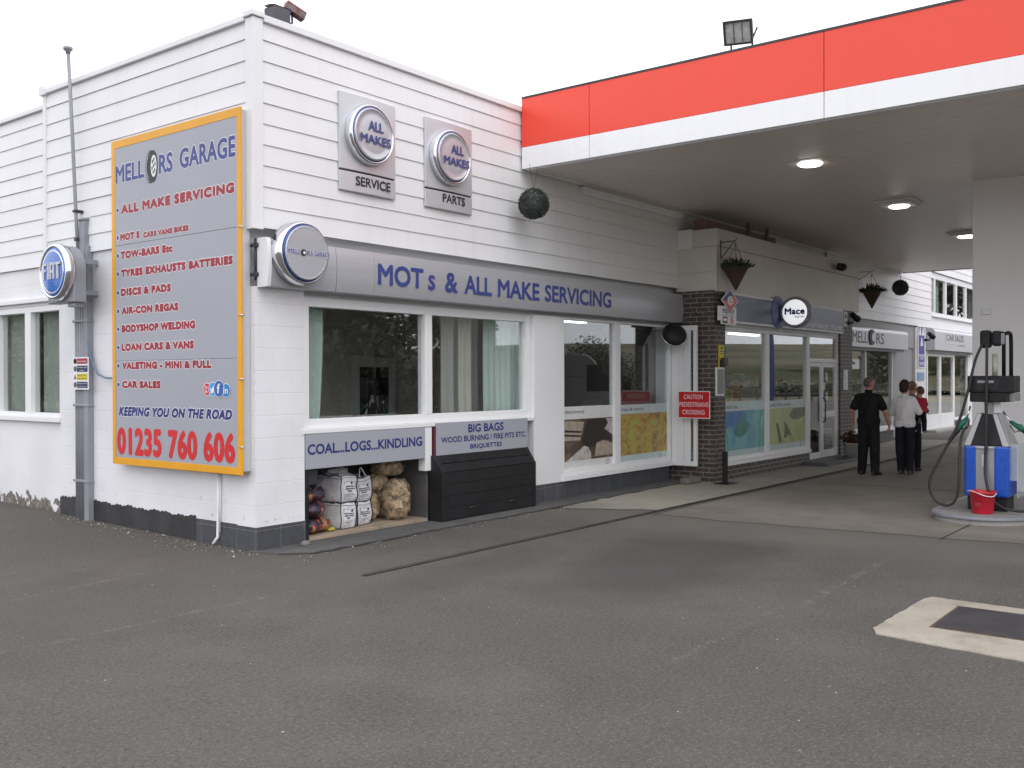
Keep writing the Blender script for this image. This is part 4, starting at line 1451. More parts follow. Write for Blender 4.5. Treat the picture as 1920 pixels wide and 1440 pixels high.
# ================================================================== PIPES, FLAG POLE, SIDE WALL FITTINGS
pp = thing('service_pipes', 'bundle of grey pipes and trunking running up the side wall', 'pipes', (-.05, 3.22, .07))
mb = MB(); mb.box(-.075, 3.05, .05, .0, 3.145, 3.30); mb.build('trunking', M['grey_metal'], pp, bevel=.006)
mb = MB(); mb.box(-.085, 3.095, 2.72, -.0, 3.215, 3.60); mb.box(-.10, 3.085, 3.60, 0, 3.235, 3.625); mb.build('upper_trunking', M['grey_metal'], pp, bevel=.005)
for y, zt, r in ((3.19, 3.42, .024), (3.245, 3.30, .024), (3.30, 3.22, .021), (3.35, 2.72, .021)):
    mb = MB(); mb.tube([(-.045, y, .06), (-.045, y, 1.5), (-.05, y, zt)], r, 10); mb.tube([(-.05, y, zt - .03), (-.05, y, zt + .01)], r * 1.35, 10)
    mb.build('pipe', M['grey_metal'], pp)
mb = MB()
for z in (.5, 1.4, 2.4): mb.box(-.082, 3.04, z, -.0, 3.385, z + .03)
mb.build('strap', M['grey_metal'], pp, bevel=.004)
vp = thing('vent_pole', 'thin leaning grey pole with a small cap rising above the roof', 'pole', (-.1, 3.27, 3.2))
mb = MB(); mb.tube([(-.085, 3.22, 3.15), (-.10, 3.242, 3.6), (-.12, 3.28, 4.58), (-.14, 3.33, 5.60)], .021, 10); mb.build('pole', M['grey_metal'], vp)
mb = MB(); mb.lathe((-.1405, 3.331, 5.585), (-.025, .045, 1), [(.026, 0), (.03, .03), (.052, .045), (.055, .075), (.03, .085), (0, .09)], 16); mb.build('cap', M['grey_metal'], vp)
mb = MB(); mb.box(-.12, 3.20, 3.36, 0, 3.265, 3.40); mb.box(-.13, 3.21, 3.7, .0, 3.28, 3.73); mb.build('bracket', M['dark_metal'], vp, bevel=.004)

# round projecting maker's sign on the pipes
fs_ = thing('maker_sign', 'blue round car maker sign in a grey case on the pipe bundle', 'sign', (-.3, 3.035, 2.95))
F = FL(0)
n = 24
pr = [F.p(-3.035 - .30, 2.60, .25), F.p(-3.035 + .30, 2.60, .25)]
pr += [F.p(-3.035 + .30 * math.cos(w), 2.95 + .31 * math.sin(w), .25) for w in [math.pi * i / n for i in range(n + 1)]]
mb = MB(); mb.prism(pr, F.N * .15, smooth=False); mb.build('case', M['grey_metal'], fs_, bevel=.012)
mb = MB(); mb.lathe(F.p(-3.035, 2.95, .39), F.N, [(.32, 0), (.33, .03), (.325, .08), (.305, .105), (.29, .108), (.278, .10), (.274, .09)], 56); mb.build('rim', M['chrome'], fs_)
mb = MB(); mb.lathe(F.p(-3.035, 2.95, .46), F.N, [(.276, 0), (.276, .03), (.25, .036), (0, .05)], 56); mb.build('face', paint('blue_enamel', srgb(44, 104, 190), .25, var=.12, vs=3, coat=.4), fs_)
mb = MB(); mb.lathe(F.p(-3.035, 2.95, .485), F.N, [(.252, 0), (.252, .012), (.243, .014), (.238, .012)], 56); mb.build('inner_ring', M['chrome'], fs_)
mb = MB(); mb.box(-.36, 2.78, 2.55, -.26, 2.96, 2.6); mb.box(-.252, 2.93, 2.70, -.0, 2.98, 2.76); mb.box(-.252, 2.93, 3.06, -.0, 2.98, 3.12); mb.box(-.252, 3.1, 2.70, -.0, 3.16, 3.12); mb.build('bracket', M['grey_metal'], fs_, bevel=.006)
FF = FL(-.502)
mb = MB()
bar_n = 0
def bar_(a, b, w):
    a, b = Vector(a), Vector(b); d = (b - a).normalized() * w * .5; q = Vector((-d.y, d.x))
    global bar_n
    bar_n += 1
    mb.prism([FF.p(p.x, p.y, .0) for p in (a - q - d * 0, b - q, b + q, a + q)], FF.N * (.010 + .0006 * bar_n))
z0, z1 = 2.865, 3.055
x = -3.215
for seg in (((x, z0), (x, z1)), ((x - .0, z1 - .018), (x + .075, z1 - .018)), ((x, 2.965), (x + .06, 2.965)),
            ((x + .115, z0), (x + .115, z1)),
            ((x + .165, z0), (x + .165, z1)), ((x + .235, z0), (x + .235, z1)), ((x + .155, z1 - .018), (x + .245, z1 - .018)), ((x + .16, 2.95), (x + .24, 2.95)),
            ((x + .325, z0), (x + .325, z1)), ((x + .275, z1 - .018), (x + .38, z1 - .018))):
    bar_(seg[0], seg[1], .028)
mb.build('maker_letters', M['silver_panel'], fs_)

# warning notices strapped to the pipes
wn_ = thing('warning_notice', 'small white notice with red, blue and yellow panels on the pipes', 'notice', (-.1, 3.16, 1.6))
F = FL(-.088)
mb = MB(); slab(mb, F, -3.345, -2.995, 1.60, 1.985, .0, .008); mb.build('plate', M['text_white'], wn_, bevel=.002)
for k, (z0, z1, c, tx) in enumerate(((1.905, 1.97, srgb(160, 40, 60), ('No smoking',)), (1.81, 1.885, srgb(30, 42, 80), ('Switch off', 'engine')), (1.715, 1.79, srgb(205, 190, 50), ('Petroleum spirit', 'highly flammable')), (1.62, 1.695, srgb(30, 42, 80), ('Switch off all', 'mobile phones')))):
    mb = MB(); slab(mb, F, -3.255, -3.01, z0, z1, .0085, .0095); mb.build('colour_panel', paint('notice_panel', c, .5), wn_)
    for i, s_ in enumerate(tx):
        hgt = (z1 - z0) / len(tx) * .42
        words(s_, F, -3.235 if len(s_) > 7 else -3.19, z1 - (i + 1) * (z1 - z0) / len(tx) + hgt * .55, .205 if len(s_) > 7 else .11, hgt, 'text_white' if k != 2 else 'text_black', wn_, d=.011)
    zc = (z0 + z1) / 2
    mb = MB()
    if k == 2: mb.prism([F.p(-3.325, zc - .03, .0085), F.p(-3.265, zc - .03, .0085), F.p(-3.295, zc + .034, .0085)], F.N * .001)
    elif k == 0: mb.lathe(F.p(-3.295, zc, .0085), F.N, [(.034, 0), (.034, .001), (.025, .001), (.025, 0)], 20); mb.prism([F.p(-3.318, zc + .014, .0085), F.p(-3.31, zc + .022, .0085), F.p(-3.272, zc - .014, .0085), F.p(-3.28, zc - .022, .0085)], F.N * .001)
    else: mb.lathe(F.p(-3.295, zc, .0085), F.N, [(.033, 0), (.033, .001)], 20)
    mb.build('symbol', M['text_black'] if k != 2 else paint('notice_triangle', srgb(120, 105, 40), .5), wn_)
    if k in (1, 3): words('!', F, -3.299, zc - .02, .009, .04, 'text_white', wn_, d=.0115, bold=.02)
# cable to the board and small conduit below it
mb = MB(); mb.tube([(-.07, 3.06, 2.18), (-.05, 3.04, 2.02), (-.05, 2.97, 1.88), (-.05, 2.86, 1.78), (-.05, 2.70, 1.74), (-.05, 2.50, 1.735), (-.06, 2.40, 1.77)], .011, 8)
setp(mb.build('cable', paint('blue_grey_cable', srgb(96, 122, 146), .45), loc=(-.05, 2.8, 1.73)), 'blue grey cable looping from the pipes to the tall board', 'cable')
mb = MB(); mb.tube([(-.016, .585, .80), (-.016, .595, .40), (-.018, .60, .10), (-.06, .625, .03)], .016, 8); mb.tube([(-.016, .555, .80), (-.016, .565, .15)], .008, 6)
setp(mb.build('conduit', M['white'], loc=(-.016, .59, 0)), 'thin white conduit dropping from the tall board to the ground', 'conduit')

# camera and lamp on the roof corner
rc = thing('security_light', 'weathered box with a rusty lamp arm on the roof corner', 'security light', (.42, .2, 5.3))
rust = NT('rusty_grey_lamp')
nz = rust.noise(rust.co(), 22, 5, .65)
rust = rust.done(rust.mix(rust.ramp(nz, .4, .62), srgb(120, 116, 116), srgb(118, 62, 52)), .7)
mb = MB(); mb.box(.36, .12, 5.32, .56, .30, 5.56); mb.prism([(.35, .11, 5.56), (.57, .11, 5.56), (.57, .20, 5.585), (.35, .20, 5.585)], (0, .11, 0))
mb.build('box', paint('weathered_grey_box', srgb(88, 86, 94), .7, var=.2, vs=9), rc, bevel=.006)
mb = MB(); mb.tube([(.55, .2, 5.43), (.60, .19, 5.435), (.63, .18, 5.46), (.625, .18, 5.55)], .012, 8); mb.build('arm', M['dark_metal'], rc)
mb = MB()
dv = Vector((.80, -.25, -.36)).normalized(); uv_ = Vector((.33, -.1, .94)).normalized(); wv = dv.cross(uv_).normalized()
mb.obox(Vector((.655, .17, 5.585)), dv * .115, uv_ * .045, wv * .05)
mb.build('lamp', rust, rc, bevel=.008)

# ================================================================== SIGNS AND FITTINGS OF THE STORE
F = FR(-.74)
ss = thing('store_sign', 'glossy dark blue shop sign with a lit round name disc', 'sign', (11.6, -.78, 2.64))
mb = MB(); slab(mb, F, 8.95, 14.45, 2.635, 3.145, .0, .045)
mb.build('frame', M['upvc'], ss, bevel=.004)
mb = MB(); slab(mb, F, 9.02, 14.40, 2.675, 3.105, .0455, .052); mb.build('face', paint('glossy_navy_panel', srgb(46, 58, 92), .32, var=.08, spec=.35), ss)
mb = MB(); mb.lathe(F.p(11.02, 2.905, .0525), F.N, [(.30, 0), (.30, .006)], 48); mb.build('navy_circle', M['text_navy'], ss)
D = FL(11.10)                                            # the disc stands out from the fascia and faces along it
DC = -(-1.075)
mb = MB(); mb.lathe(D.p(DC, 2.905, -.14), D.N, [(.25, -.02), (.275, 0), (.285, .06), (.285, .13), (.265, .155), (.235, .15), (.228, .135)], 48); mb.build('rim', M['grey_metal'], ss)
litw = NT('lit_white_disc'); litw = litw.done((.8, .8, .8), .4, emit=(.95, .97, 1), estr=.62)
mb = MB(); mb.lathe(D.p(DC, 2.905, -.045), D.N, [(.232, 0), (.232, .05), (.1, .052), (0, .052)], 48); mb.build('disc', litw, ss)
mb = MB(); mb.box(11.13, -.83, 2.80, 11.21, -.78, 3.01); mb.build('disc_bracket', M['dark_metal'], ss)
FM = FL(11.0905)
words('Mace', FM, DC - .19, 2.862, .38, .125, 'text_navy', ss, bold=.06, space=1.05)
words('express', FM, DC + .0, 2.785, .18, .055, 'text_navy', ss)
words('onvenience store', FR(-.792), 12.16, 2.70, 2.14, .115, 'text_white', ss, bold=.005)
words('c', FR(-.792), 11.98, 2.70, .12, .085, 'text_white', ss, bold=.005)

ep = thing('payment_sign', 'white payment sign with a red and navy diamond at the shop corner', 'sign', (8.95, -.8, 2.6))
F = FR(-.76)
mb = MB(); slab(mb, F, 8.66, 9.24, 2.60, 2.90, .036, .044); slab(mb, F, 8.62, 8.80, 2.66, 2.90, .0, .036); mb.build('plate', M['text_white'], ep, bevel=.003)
c = (9.0, 3.00)
mb = MB(); mb.prism([F.p(c[0] + a * .32, c[1] + b * .19, .03) for a, b in ((-1, 0), (0, -1), (1, 0), (0, 1))], F.N * .014); mb.build('diamond_back', M['text_white'], ep)
for (nm, m, pts) in (('diamond_navy', 'text_navy', ((-1, 0), (.5, -.5), (.0, 1))), ('diamond_red', 'red_sign', ((-1, 0), (0, -1), (1, 0), (.45, .10)))):
    pts = ((-1, 0), (-.1, -.1), (.55, .45), (0, 1)) if nm == 'diamond_navy' else ((-1, 0), (0, -1), (1, 0), (.55, .45), (-.1, -.1))
    mb = MB(); mb.prism([F.p(c[0] + a * .29, c[1] + b * .17, .0445) for a, b in pts], F.N * .002); mb.build(nm, M[m], ep)
words('e', FR(-.76 - .048), 8.885, 2.925, .22, .155, 'text_white', ep, bold=.05, shear=.1)
words('epay', FR(-.76 - .044), 8.72, 2.755, .44, .105, 'text_black', ep, bold=.01)
mb = MB(); slab(mb, F, 8.70, 9.20, 2.745, 2.75, .0445, .046); slab(mb, F, 8.72, 8.90, 2.62, 2.725, .0445, .046); mb.build('dark_square', M['text_black'], ep)
mb = MB(); slab(mb, F, 8.74, 8.88, 2.655, 2.70, .0465, .047); mb.build('pale_mark', M['text_white'], ep)
mb = MB(); mb.lathe(F.p(9.07, 2.672, .0445), F.N, [(.058, 0), (.058, .0015)], 20); mb.build('red_mark', M['red_sign'], ep)
words('C', FR(-.76 - .0462), 9.03, 2.64, .075, .066, 'text_white', ep, bold=.03)

cs = thing('caution_sign', 'red sign reading CAUTION PEDESTRIANS CROSSING beside the brick pier', 'sign', (8.3, -.49, 1.06))
F = FL(8.3)
mb = MB(); slab(mb, F, .21, .785, 1.055, 1.505, -.006, .0); mb.build('plate', M['text_white'], cs, bevel=.002)
mb = MB(); slab(mb, F, .222, .773, 1.07, 1.49, .0005, .002); mb.build('red_face', M['red_sign'], cs)
for s_, a, b, z in (('CAUTION', .315, .655, 1.372), ('PEDESTRIANS', .236, .76, 1.248), ('CROSSING', .29, .69, 1.122)):
    words(s_, FL(8.298), a, z, b - a, .075, 'text_white', cs, bold=.0)
mb = MB(); mb.box(8.305, -.30, 1.2, 8.46, -.27, 1.24); mb.box(8.305, -.44, 1.2, 8.46, -.41, 1.24); mb.build('bracket', M['dark_metal'], cs)

mr = thing('convex_mirror', 'round dark traffic mirror tilted on an arm at the window corner', 'mirror', (8.3, -.25, 2.4))
ax = Vector((.66, .60, -.42)).normalized()
mb = MB(); mb.lathe(Vector((8.16, -.22, 2.42)), -ax, [(.20, -.01), (.195, .02), (.165, .06), (.11, .09), (.05, .105), (0, .108)], 36); mb.build('shell', M['black'], mr)
mb = MB(); mb.lathe(Vector((8.16, -.22, 2.42)), ax, [(.19, .0), (.205, .0), (.207, .022), (.19, .03), (.183, .02)], 36); mb.build('rim', M['chrome'], mr)
mb = MB(); mb.lathe(Vector((8.16, -.22, 2.42)), ax, [(.184, .012), (.13, .028), (.07, .037), (0, .04)], 36); mb.build('mirror_face', M['chrome'], mr)
mb = MB(); mb.tube([Vector((8.16, -.22, 2.42)) - ax * .1, Vector((8.2, -.05, 2.50)), Vector((8.3, .02, 2.50))], .015, 8); mb.build('arm', M['grey_metal'], mr)

# plates on the brick pier
mb = MB(); mb.box(8.655, -.725, 1.42, 8.95, -.70, 1.89)
wp = thing('wall_panel', 'grey rectangular panel with a pale edge on the brick pier', 'panel', (8.8, -.71, 1.42))
mb.build('edge', M['upvc'], wp, bevel=.004)
mb = MB(); mb.box(8.685, -.731, 1.45, 8.92, -.7252, 1.86); mb.build('face', paint('grey_green_panel', srgb(132, 136, 132), .5), wp)
yn = thing('yellow_notice', 'small yellow notice above a dark box on the brick pier', 'notice', (8.86, -.71, 1.88))
mb = MB(); mb.box(8.77, -.712, 2.02, 8.96, -.70, 2.26); mb.box(8.77, -.711, 1.89, 8.80, -.70, 2.02); mb.build('plate', paint('yellow_plate', srgb(205, 190, 30), .5, var=.08), yn)
mb = MB(); mb.box(8.80, -.7132, 2.15, 8.93, -.7121, 2.165); mb.box(8.80, -.7132, 2.11, 8.93, -.7121, 2.122); mb.lathe((8.865, -.7121, 2.21), (0, -1, 0), [(.028, 0), (.028, .001)], 12); mb.build('marks', M['text_black'], yn)
mb = MB(); mb.box(8.84, -.78, 1.92, 8.99, -.70, 2.05); mb.build('dark_box', paint('dark_brown_box', (.05, .035, .03), .5), yn, bevel=.01)
mb = MB(); mb.box(14.66, -.725, 1.45, 14.9, -.70, 1.88)
nb = thing('opening_notice', 'white framed paper notice on the pier right of the door', 'notice', (14.78, -.71, 1.45))
mb.build('frame', M['upvc'], nb, bevel=.003)
mb = MB()
for i in range(9): mb.box(14.69, -.727, 1.50 + .037 * i, 14.69 + random.uniform(.1, .17), -.7255, 1.512 + .037 * i)
mb.build('lines', M['sign_grey'], nb)
nb = thing('key_box', 'small white box with dark buttons at the right end of the shop sign', 'box', (14.7, -.71, 2.82))
mb = MB(); mb.box(14.6, -.76, 2.80, 14.78, -.70, 3.12); mb.build('case', M['upvc'], nb, bevel=.008)
mb = MB(); mb.box(14.64, -.765, 2.98, 14.72, -.7602, 3.05); mb.lathe((14.70, -.7602, 2.88), (0, -1, 0), [(.04, 0), (.035, .01)], 14); mb.build('button', M['dark_metal'], nb)


def cctv(loc, lab, flip=1):
    t = thing('security_camera', lab, 'camera', loc, 'security cameras on the shop fronts')
    mb = MB(); mb.tube([(-.26, .02, -.11), (-.05, -.02, -.11), (0, -.02, -.03)], .018, 8); mb.lathe((-.27, .02, -.11), (1, 0, 0), [(.045, 0), (.04, .02)], 14); mb.build('arm', M['black'], t, local=True)
    mb = MB(); mb.lathe((-.08, -.01, .08), Vector((.85, -.3, -.45)), [(.055, 0), (.06, .02), (.06, .17), (.068, .17), (.07, .24), (.05, .24), (.045, .225), (0, .22)], 18); mb.build('body', M['black'], t, local=True)
    return t


cctv((15.05, -.78, 2.99), 'black camera on an arm beside the small white box')
cctv((22.75, -.3, 2.86), 'black camera beside the blue vertical sign at the far doors')
dl = thing('fascia_lamp', 'small dark lamp on the white boarding near the canopy corner', 'lamp', (14.1, -.78, 4.0))
mb = MB(); mb.ell((-.0, -.10, .0), (.15, .10, .085), 14, 8); mb.tube([(-.12, -.1, .0), (-.26, -.12, .05)], [.05, .02], 8); mb.build('body', M['black'], dl, local=True)
mb = MB(); mb.tube([(.05, .02, -.02), (.05, -.08, -.02)], .02, 8); mb.build('bracket', M['dark_metal'], dl, local=True)

# far blue sign with white marks
vs_ = thing('test_centre_sign', 'tall narrow blue sign with white triangles on the far pier', 'sign', (22.9, -.02, 2.0))
F = FR(-.02)
mb = MB(); slab(mb, F, 22.55, 23.25, 1.98, 3.16, .0, .03); mb.build('plate', M['upvc'], vs_, bevel=.004)
mb = MB()
for (a, b) in ((2.36, 3.14), (2.01, 2.33)): slab(mb, F, 22.62, 23.18, a, b, .0305, .034)
mb.build('blue_face', paint('sign_violet_blue', srgb(72, 78, 158), .4), vs_)
mb = MB()
for u, z, s in ((22.75, 2.90, 1), (23.04, 2.90, 1), (22.90, 2.60, 1.1)):
    mb.prism([F.p(u - .125 * s, z, .0345), F.p(u + .125 * s, z, .0345), F.p(u + .03, z + .22 * s, .0345), F.p(u - .03, z + .22 * s, .0345)], F.N * .002)
mb.build('white_triangles', M['text_white'], vs_)
words('TEST', FR(-.054), 22.70, 2.21, .40, .095, 'text_white', vs_, bold=.03)
words('CENTRE', FR(-.054), 22.66, 2.05, .48, .095, 'text_white', vs_, bold=.03)
bn = thing('blue_notice', 'small pale blue plate below the tall blue sign', 'notice', (22.9, -.02, 1.7))
mb = MB(); slab(mb, F, 22.58, 23.22, 1.62, 1.86, .0, .02); mb.build('plate', M['sign_grey'], bn, bevel=.003)
mb = MB(); slab(mb, F, 22.64, 23.16, 1.66, 1.82, .0205, .024); mb.build('face', paint('pale_blue_face', srgb(110, 158, 205), .4, var=.2, vs=3), bn)
pn = thing('price_notice', 'tall white paper notice with faint print beside the far doors', 'notice', (22.9, -.02, .95))
mb = MB(); slab(mb, F, 22.62, 23.15, .98, 1.55, .0, .012); mb.build('paper', M['text_white'], pn, bevel=.002)
mb = MB()
for i in range(7): slab(mb, F, 22.70, 22.72 + random.uniform(.1, .34), 1.05 + .065 * i, 1.075 + .065 * i, .0125, .0135)
mb.build('print', M['sign_grey'], pn)
wp_ = thing('window_notice', 'white paper stuck inside the far window top left', 'notice', (17.8, .1, 1.9))
mb = MB(); mb.box(17.05, .055, 1.92, 17.95, .06, 2.16); mb.build('paper', M['text_white'], wp_)
mb = MB(); mb.prism([(17.5 + a * .2, .0535, 2.04 + b * .08) for a, b in ((-1, 0), (-.4, .7), (.3, .8), (1, .0), (.4, -.2), (-.2, .1))], (0, -.001, 0)); mb.build('dark_mark', M['text_black'], wp_)

# ================================================================== PICTURES ON THE SHOP GLASS
def mat_picture(name, stops, scale, dist=1.5, stretch=(1, 1, 1), seed=0.0):
    t = NT(name)
    c = t.mapping(t.co(), stretch, loc=(seed, seed * .7, seed * 1.3))
    n = t.noise(c, scale, 3, .55, dist)
    e = t.n("ShaderNodeValToRGB", {'Fac': n})
    el = e.color_ramp.elements
    el[0].position, el[0].color = stops[0][0], stops[0][1] + (1,)
    el[1].position, el[1].color = stops[-1][0], stops[-1][1] + (1,)
    for p, c_ in stops[1:-1]:
        k = el.new(p); k.color = c_ + (1,)
    return t.done(e.outputs[0], .35, spec=.4)


def poster(lab, fr, u0, u1, z0, z1, p0, p1, back, pic, word, wr, shapes=(), logo=None, tcol='text_black'):
    t = thing('window_poster', lab, 'poster', tuple(fr.p((u0 + u1) / 2, z0)))
    mb = MB(); slab(mb, fr, u0, u1, z0, z1, -.003, .0); mb.build('sheet', back, t)
    mb = MB(); slab(mb, fr, u0 + .002, u1 - .002, p0, p1, .0004, .0012); mb.build('picture', pic, t)
    if word: words(word, fr, wr[0], wr[1], wr[2], wr[3], tcol, t, d=.002)
    for i, (m, pts) in enumerate(shapes):
        mb = MB(); mb.prism([fr.p(u0 + (u1 - u0) * a, p0 + (p1 - p0) * b, .0014 + .0003 * i) for a, b in pts], fr.N * .0003); mb.build('picture_shape', m, t)
    if logo:
        disc('logo_ring', M['text_navy'], fr, logo[0], logo[1], .045, .0005, .0012, t, 20); disc('logo', back, fr, logo[0], logo[1], .037, .0013, .0017, t, 20)
        words('MACE', fr, logo[0] - .027, logo[1] - .01, .054, .02, 'text_navy', t, d=.0022)
    return t



PFR = FR(.0425)                                   # just proud of the glass of the corner shop window
pwhite = paint('poster_white', (.66, .67, .66), .3)
pmint = paint('poster_pale_mint', (.50, .60, .60), .3)
choc = mat_picture('chocolate_picture', [(.3, (.05, .035, .025)), (.5, (.10, .07, .055)), (.7, (.22, .17, .13))], 3)
cmA = paint('cream_wafer', (.36, .31, .24), .4, var=.25, vs=9); cmB = paint('dark_cocoa', (.028, .022, .02), .35, var=.3); cmC = paint('pale_shine', (.45, .42, .40), .4, var=.35, vs=6)
poster('chocolate picture poster headed confectionery on the corner window', PFR, 5.335, 6.682, .41, 1.31, .52, 1.125, pwhite, choc, 'confectionery', (5.26, 1.19, .645, .07),
       ((cmA, ((0, .55), (.06, .97), (.42, .92), (.34, .48), (0, .50))), (cmB, ((0, .76), (.37, .70), (.36, .66), (0, .70))), (cmB, ((0, .66), (.36, .60), (.35, .56), (0, .61))), (cmB, ((.36, .45), (.48, .98), (.82, .98), (.90, .86), (.80, .72), (.95, .6), (.99, .4), (.78, .46), (.62, .30), (.44, .30))), (cmC, ((.07, .0), (.42, .34), (.50, .30), (.55, .16), (.55, 0))), (cmC, ((.83, .72), (.9, .86), (.86, .98), (1, .98), (1, .55))), (cmA, ((.62, .05), (.66, .38), (.80, .44), (1, .34), (1, .08)))), (6.545, .462))
cris = mat_picture('golden_crisps_picture', [(.34, (.33, .38, .08)), (.42, (.42, .40, .10)), (.48, (.44, .28, .08)), (.56, (.42, .26, .09)), (.60, (.15, .10, .03)), (.64, (.45, .36, .13)), (.76, (.50, .40, .2))], 3.2, 2.5)
poster('golden crisps picture poster on the corner window', PFR, 6.852, 8.375, .345, 1.30, .51, 1.155, pmint, cris, 'crisps & snacks', (6.87, 1.19, .75, .065), (), (8.15, .43))
PS = FR(-.6185)
blu = mat_picture('blue_green_picture', [(.32, (.08, .20, .36)), (.46, (.14, .36, .44)), (.56, (.22, .46, .46)), (.64, (.12, .32, .28)), (.74, (.30, .52, .50))], 1.1, .8, seed=3.1)
gr1 = paint('deep_green_shape', (.07, .22, .19), .35, var=.3, vs=4); bl1 = paint('clear_blue_shape', (.07, .20, .42), .35, var=.15)
poster('blue and green drinks picture poster on the left shop pane', PS, 9.10, 10.79, .37, 1.31, .47, 1.145, pmint, blu, 'fresh tea', (9.17, 1.185, .50, .07), ((bl1, ((.0, 1), (.33, 1), (.36, .84), (.2, .62), (.02, .55))), (gr1, ((.25, .5), (.34, .68), (.5, .82), (.64, .62), (.55, .42), (.4, .30), (.28, .36)))), (10.58, .42))
yel = mat_picture('green_yellow_picture', [(.32, (.30, .34, .10)), (.45, (.38, .44, .17)), (.58, (.46, .50, .24)), (.72, (.30, .38, .16))], 1.2, 1.0, seed=7.7)
br1 = paint('brown_green_shape', (.12, .12, .045), .4, var=.3, vs=5)
poster('yellow green food picture poster on the right shop pane', PS, 10.955, 12.755, .37, 1.29, .475, 1.145, pmint, yel, 'cook fresh meals', (11.02, 1.185, 1.0, .06), ((br1, ((.2, .60), (.27, .56), (.36, .08), (.28, .02))), (br1, ((.40, .62), (.48, .56), (.62, .20), (.52, .24), (.46, .14), (.41, .16), (.43, .5))), (br1, ((.55, .78), (.66, .98), (.98, .98), (.97, .74), (.8, .64), (.62, .66)))), (12.52, .42))

# ================================================================== PUMP ISLAND
isl = thing('pump_island', 'raised kerbed concrete island with a rounded steel edged nose', 'kerb island', (7, -5.22, 0))
def island_outline(x0, x1, y0, y1, r, n=10):
    pts = []
    for i in range(n + 1):
        w = math.pi / 2 + math.pi / 2 * i / n
        pts.append((x0 + r + r * math.cos(w), y1 - r + r * math.sin(w)))
    for i in range(n + 1):
        w = math.pi + math.pi / 2 * i / n
        pts.append((x0 + r + r * math.cos(w), y0 + r + r * math.sin(w)))
    return pts + [(x1, y0), (x1, y1)]
o1 = island_outline(6.12, 8.9, -5.74, -4.62, .55)
o2 = island_outline(6.15, 8.9, -5.71, -4.65, .52)
mb = MB(); mb.prism([(x, y, -.02) for x, y in o2], (0, 0, .078)); mb.build('kerb', M['kerb'], isl, bevel=.01)
mb = MB(); mb.prism([(x, y, .058) for x, y in o1], (0, 0, .042)); mb.build('steel_edge', M['grey_metal'], isl, bevel=.012)
o3 = island_outline(6.19, 8.86, -5.67, -4.69, .48)
mb = MB(); mb.prism([(x, y, .0995) for x, y in o3], (0, 0, .004)); mb.build('top', M['kerb'], isl)

pump = thing('fuel_pump', 'fuel pump with blue lower panels, black head and looped black hoses', 'fuel pump', (6.7, -5.28, .153))
blue = paint('pump_blue_panel', srgb(26, 84, 190), .3, var=.08, coat=.3)
steel = paint('pump_steel', (.36, .36, .36), .38, metal=.5, var=.08, vs=3)
X0, X1, Y0, Y1 = 6.45, 6.92, -5.52, -5.03          # lower cabinet
mb = MB(); mb.box(X0 + .04, Y0 + .03, .132, X1 - .04, Y1 - .03, .33); mb.build('base', M['black'], pump, bevel=.006)
mb = MB(); mb.box(X0 + .012, Y0 + .02, .31, X1 - .01, Y1 - .02, .90); mb.build('cabinet', steel, pump, bevel=.01)
for (ya, yb) in ((Y1 - .135, Y1), (Y0, Y0 + .165)):
    mb = MB(); mb.prism([(X0, ya, .30), (X0 + .08 * 0, yb, .30), (X1, yb, .30), (X1, ya, .30)], (0, 0, .60)); mb.build('blue_panel', blue, pump, bevel=.025)
mb = MB(); mb.box(X0 - .004, Y0 + .165, .86, X0 + .03, Y1 - .135, .885); mb.build('chrome_strip', M['chrome'], pump, bevel=.003)
mb = MB(); mb.box(X0 + .004, -5.275, .66, X0 + .0115, -5.23, .80); mb.build('label', M['text_white'], pump)
# clear splash guard beside the cabinet
cg = NT('clear_plastic_guard'); cgp = cg.n("ShaderNodeBsdfPrincipled", {'Base Color': (.7, .78, .84, 1), 'Roughness': .15, 'Alpha': .28}); cg.t.links.new(cgp.outputs[0], cg.out.inputs[0])
mb = MB(); mb.box(6.52, -5.60, .30, 6.90, -5.592, .93); mb.box(6.52, -5.592, .5, 6.528, -5.52, .93); mb.build('splash_guard', cg.m, pump)
# tapering nozzle housing
mb = MB()
v = [(X0 + .02, Y1 - .0, .905), (X0 + .02, Y0 + .0, .905), (X1, Y0, .905), (X1, Y1, .905), (X0 + .10, -5.165, 1.275), (X0 + .10, -5.37, 1.275), (X1 - .06, -5.37, 1.275), (X1 - .06, -5.165, 1.275)]
mb.add(v, [(0, 3, 2, 1), (4, 5, 6, 7), (0, 1, 5, 4), (1, 2, 6, 5), (2, 3, 7, 6), (3, 0, 4, 7)], False)
mb.build('nozzle_housing', M['black'], pump, bevel=.008)
def edge_strip(a, b, nrm):
    a, b, n = Vector(a), Vector(b), Vector(nrm).normalized()
    d = (b - a).normalized(); q = d.cross(n).normalized() * .028
    m_ = MB(); m_.prism([a - q, b - q, b + q, a + q], n * .02); return m_
for ya, yb, ny in ((Y1 + .004, -5.161, 1), (Y0 - .004, -5.374, -1)):
    m_ = MB()
    m_.prism([(X0 + .006, ya, .90), (X0 + .006, ya - .075 * ny, .90), (X0 + .086, yb - .05 * ny, 1.28), (X0 + .086, yb, 1.28)], (.03, 0, 0))
    m_.prism([(X0 + .03, ya, .90), (X1, ya, .90), (X1 - .06, yb, 1.28), (X0 + .12, yb, 1.28)], (0, .012 * ny, 0))
    m_.build('side_trim', steel, pump, bevel=.004)
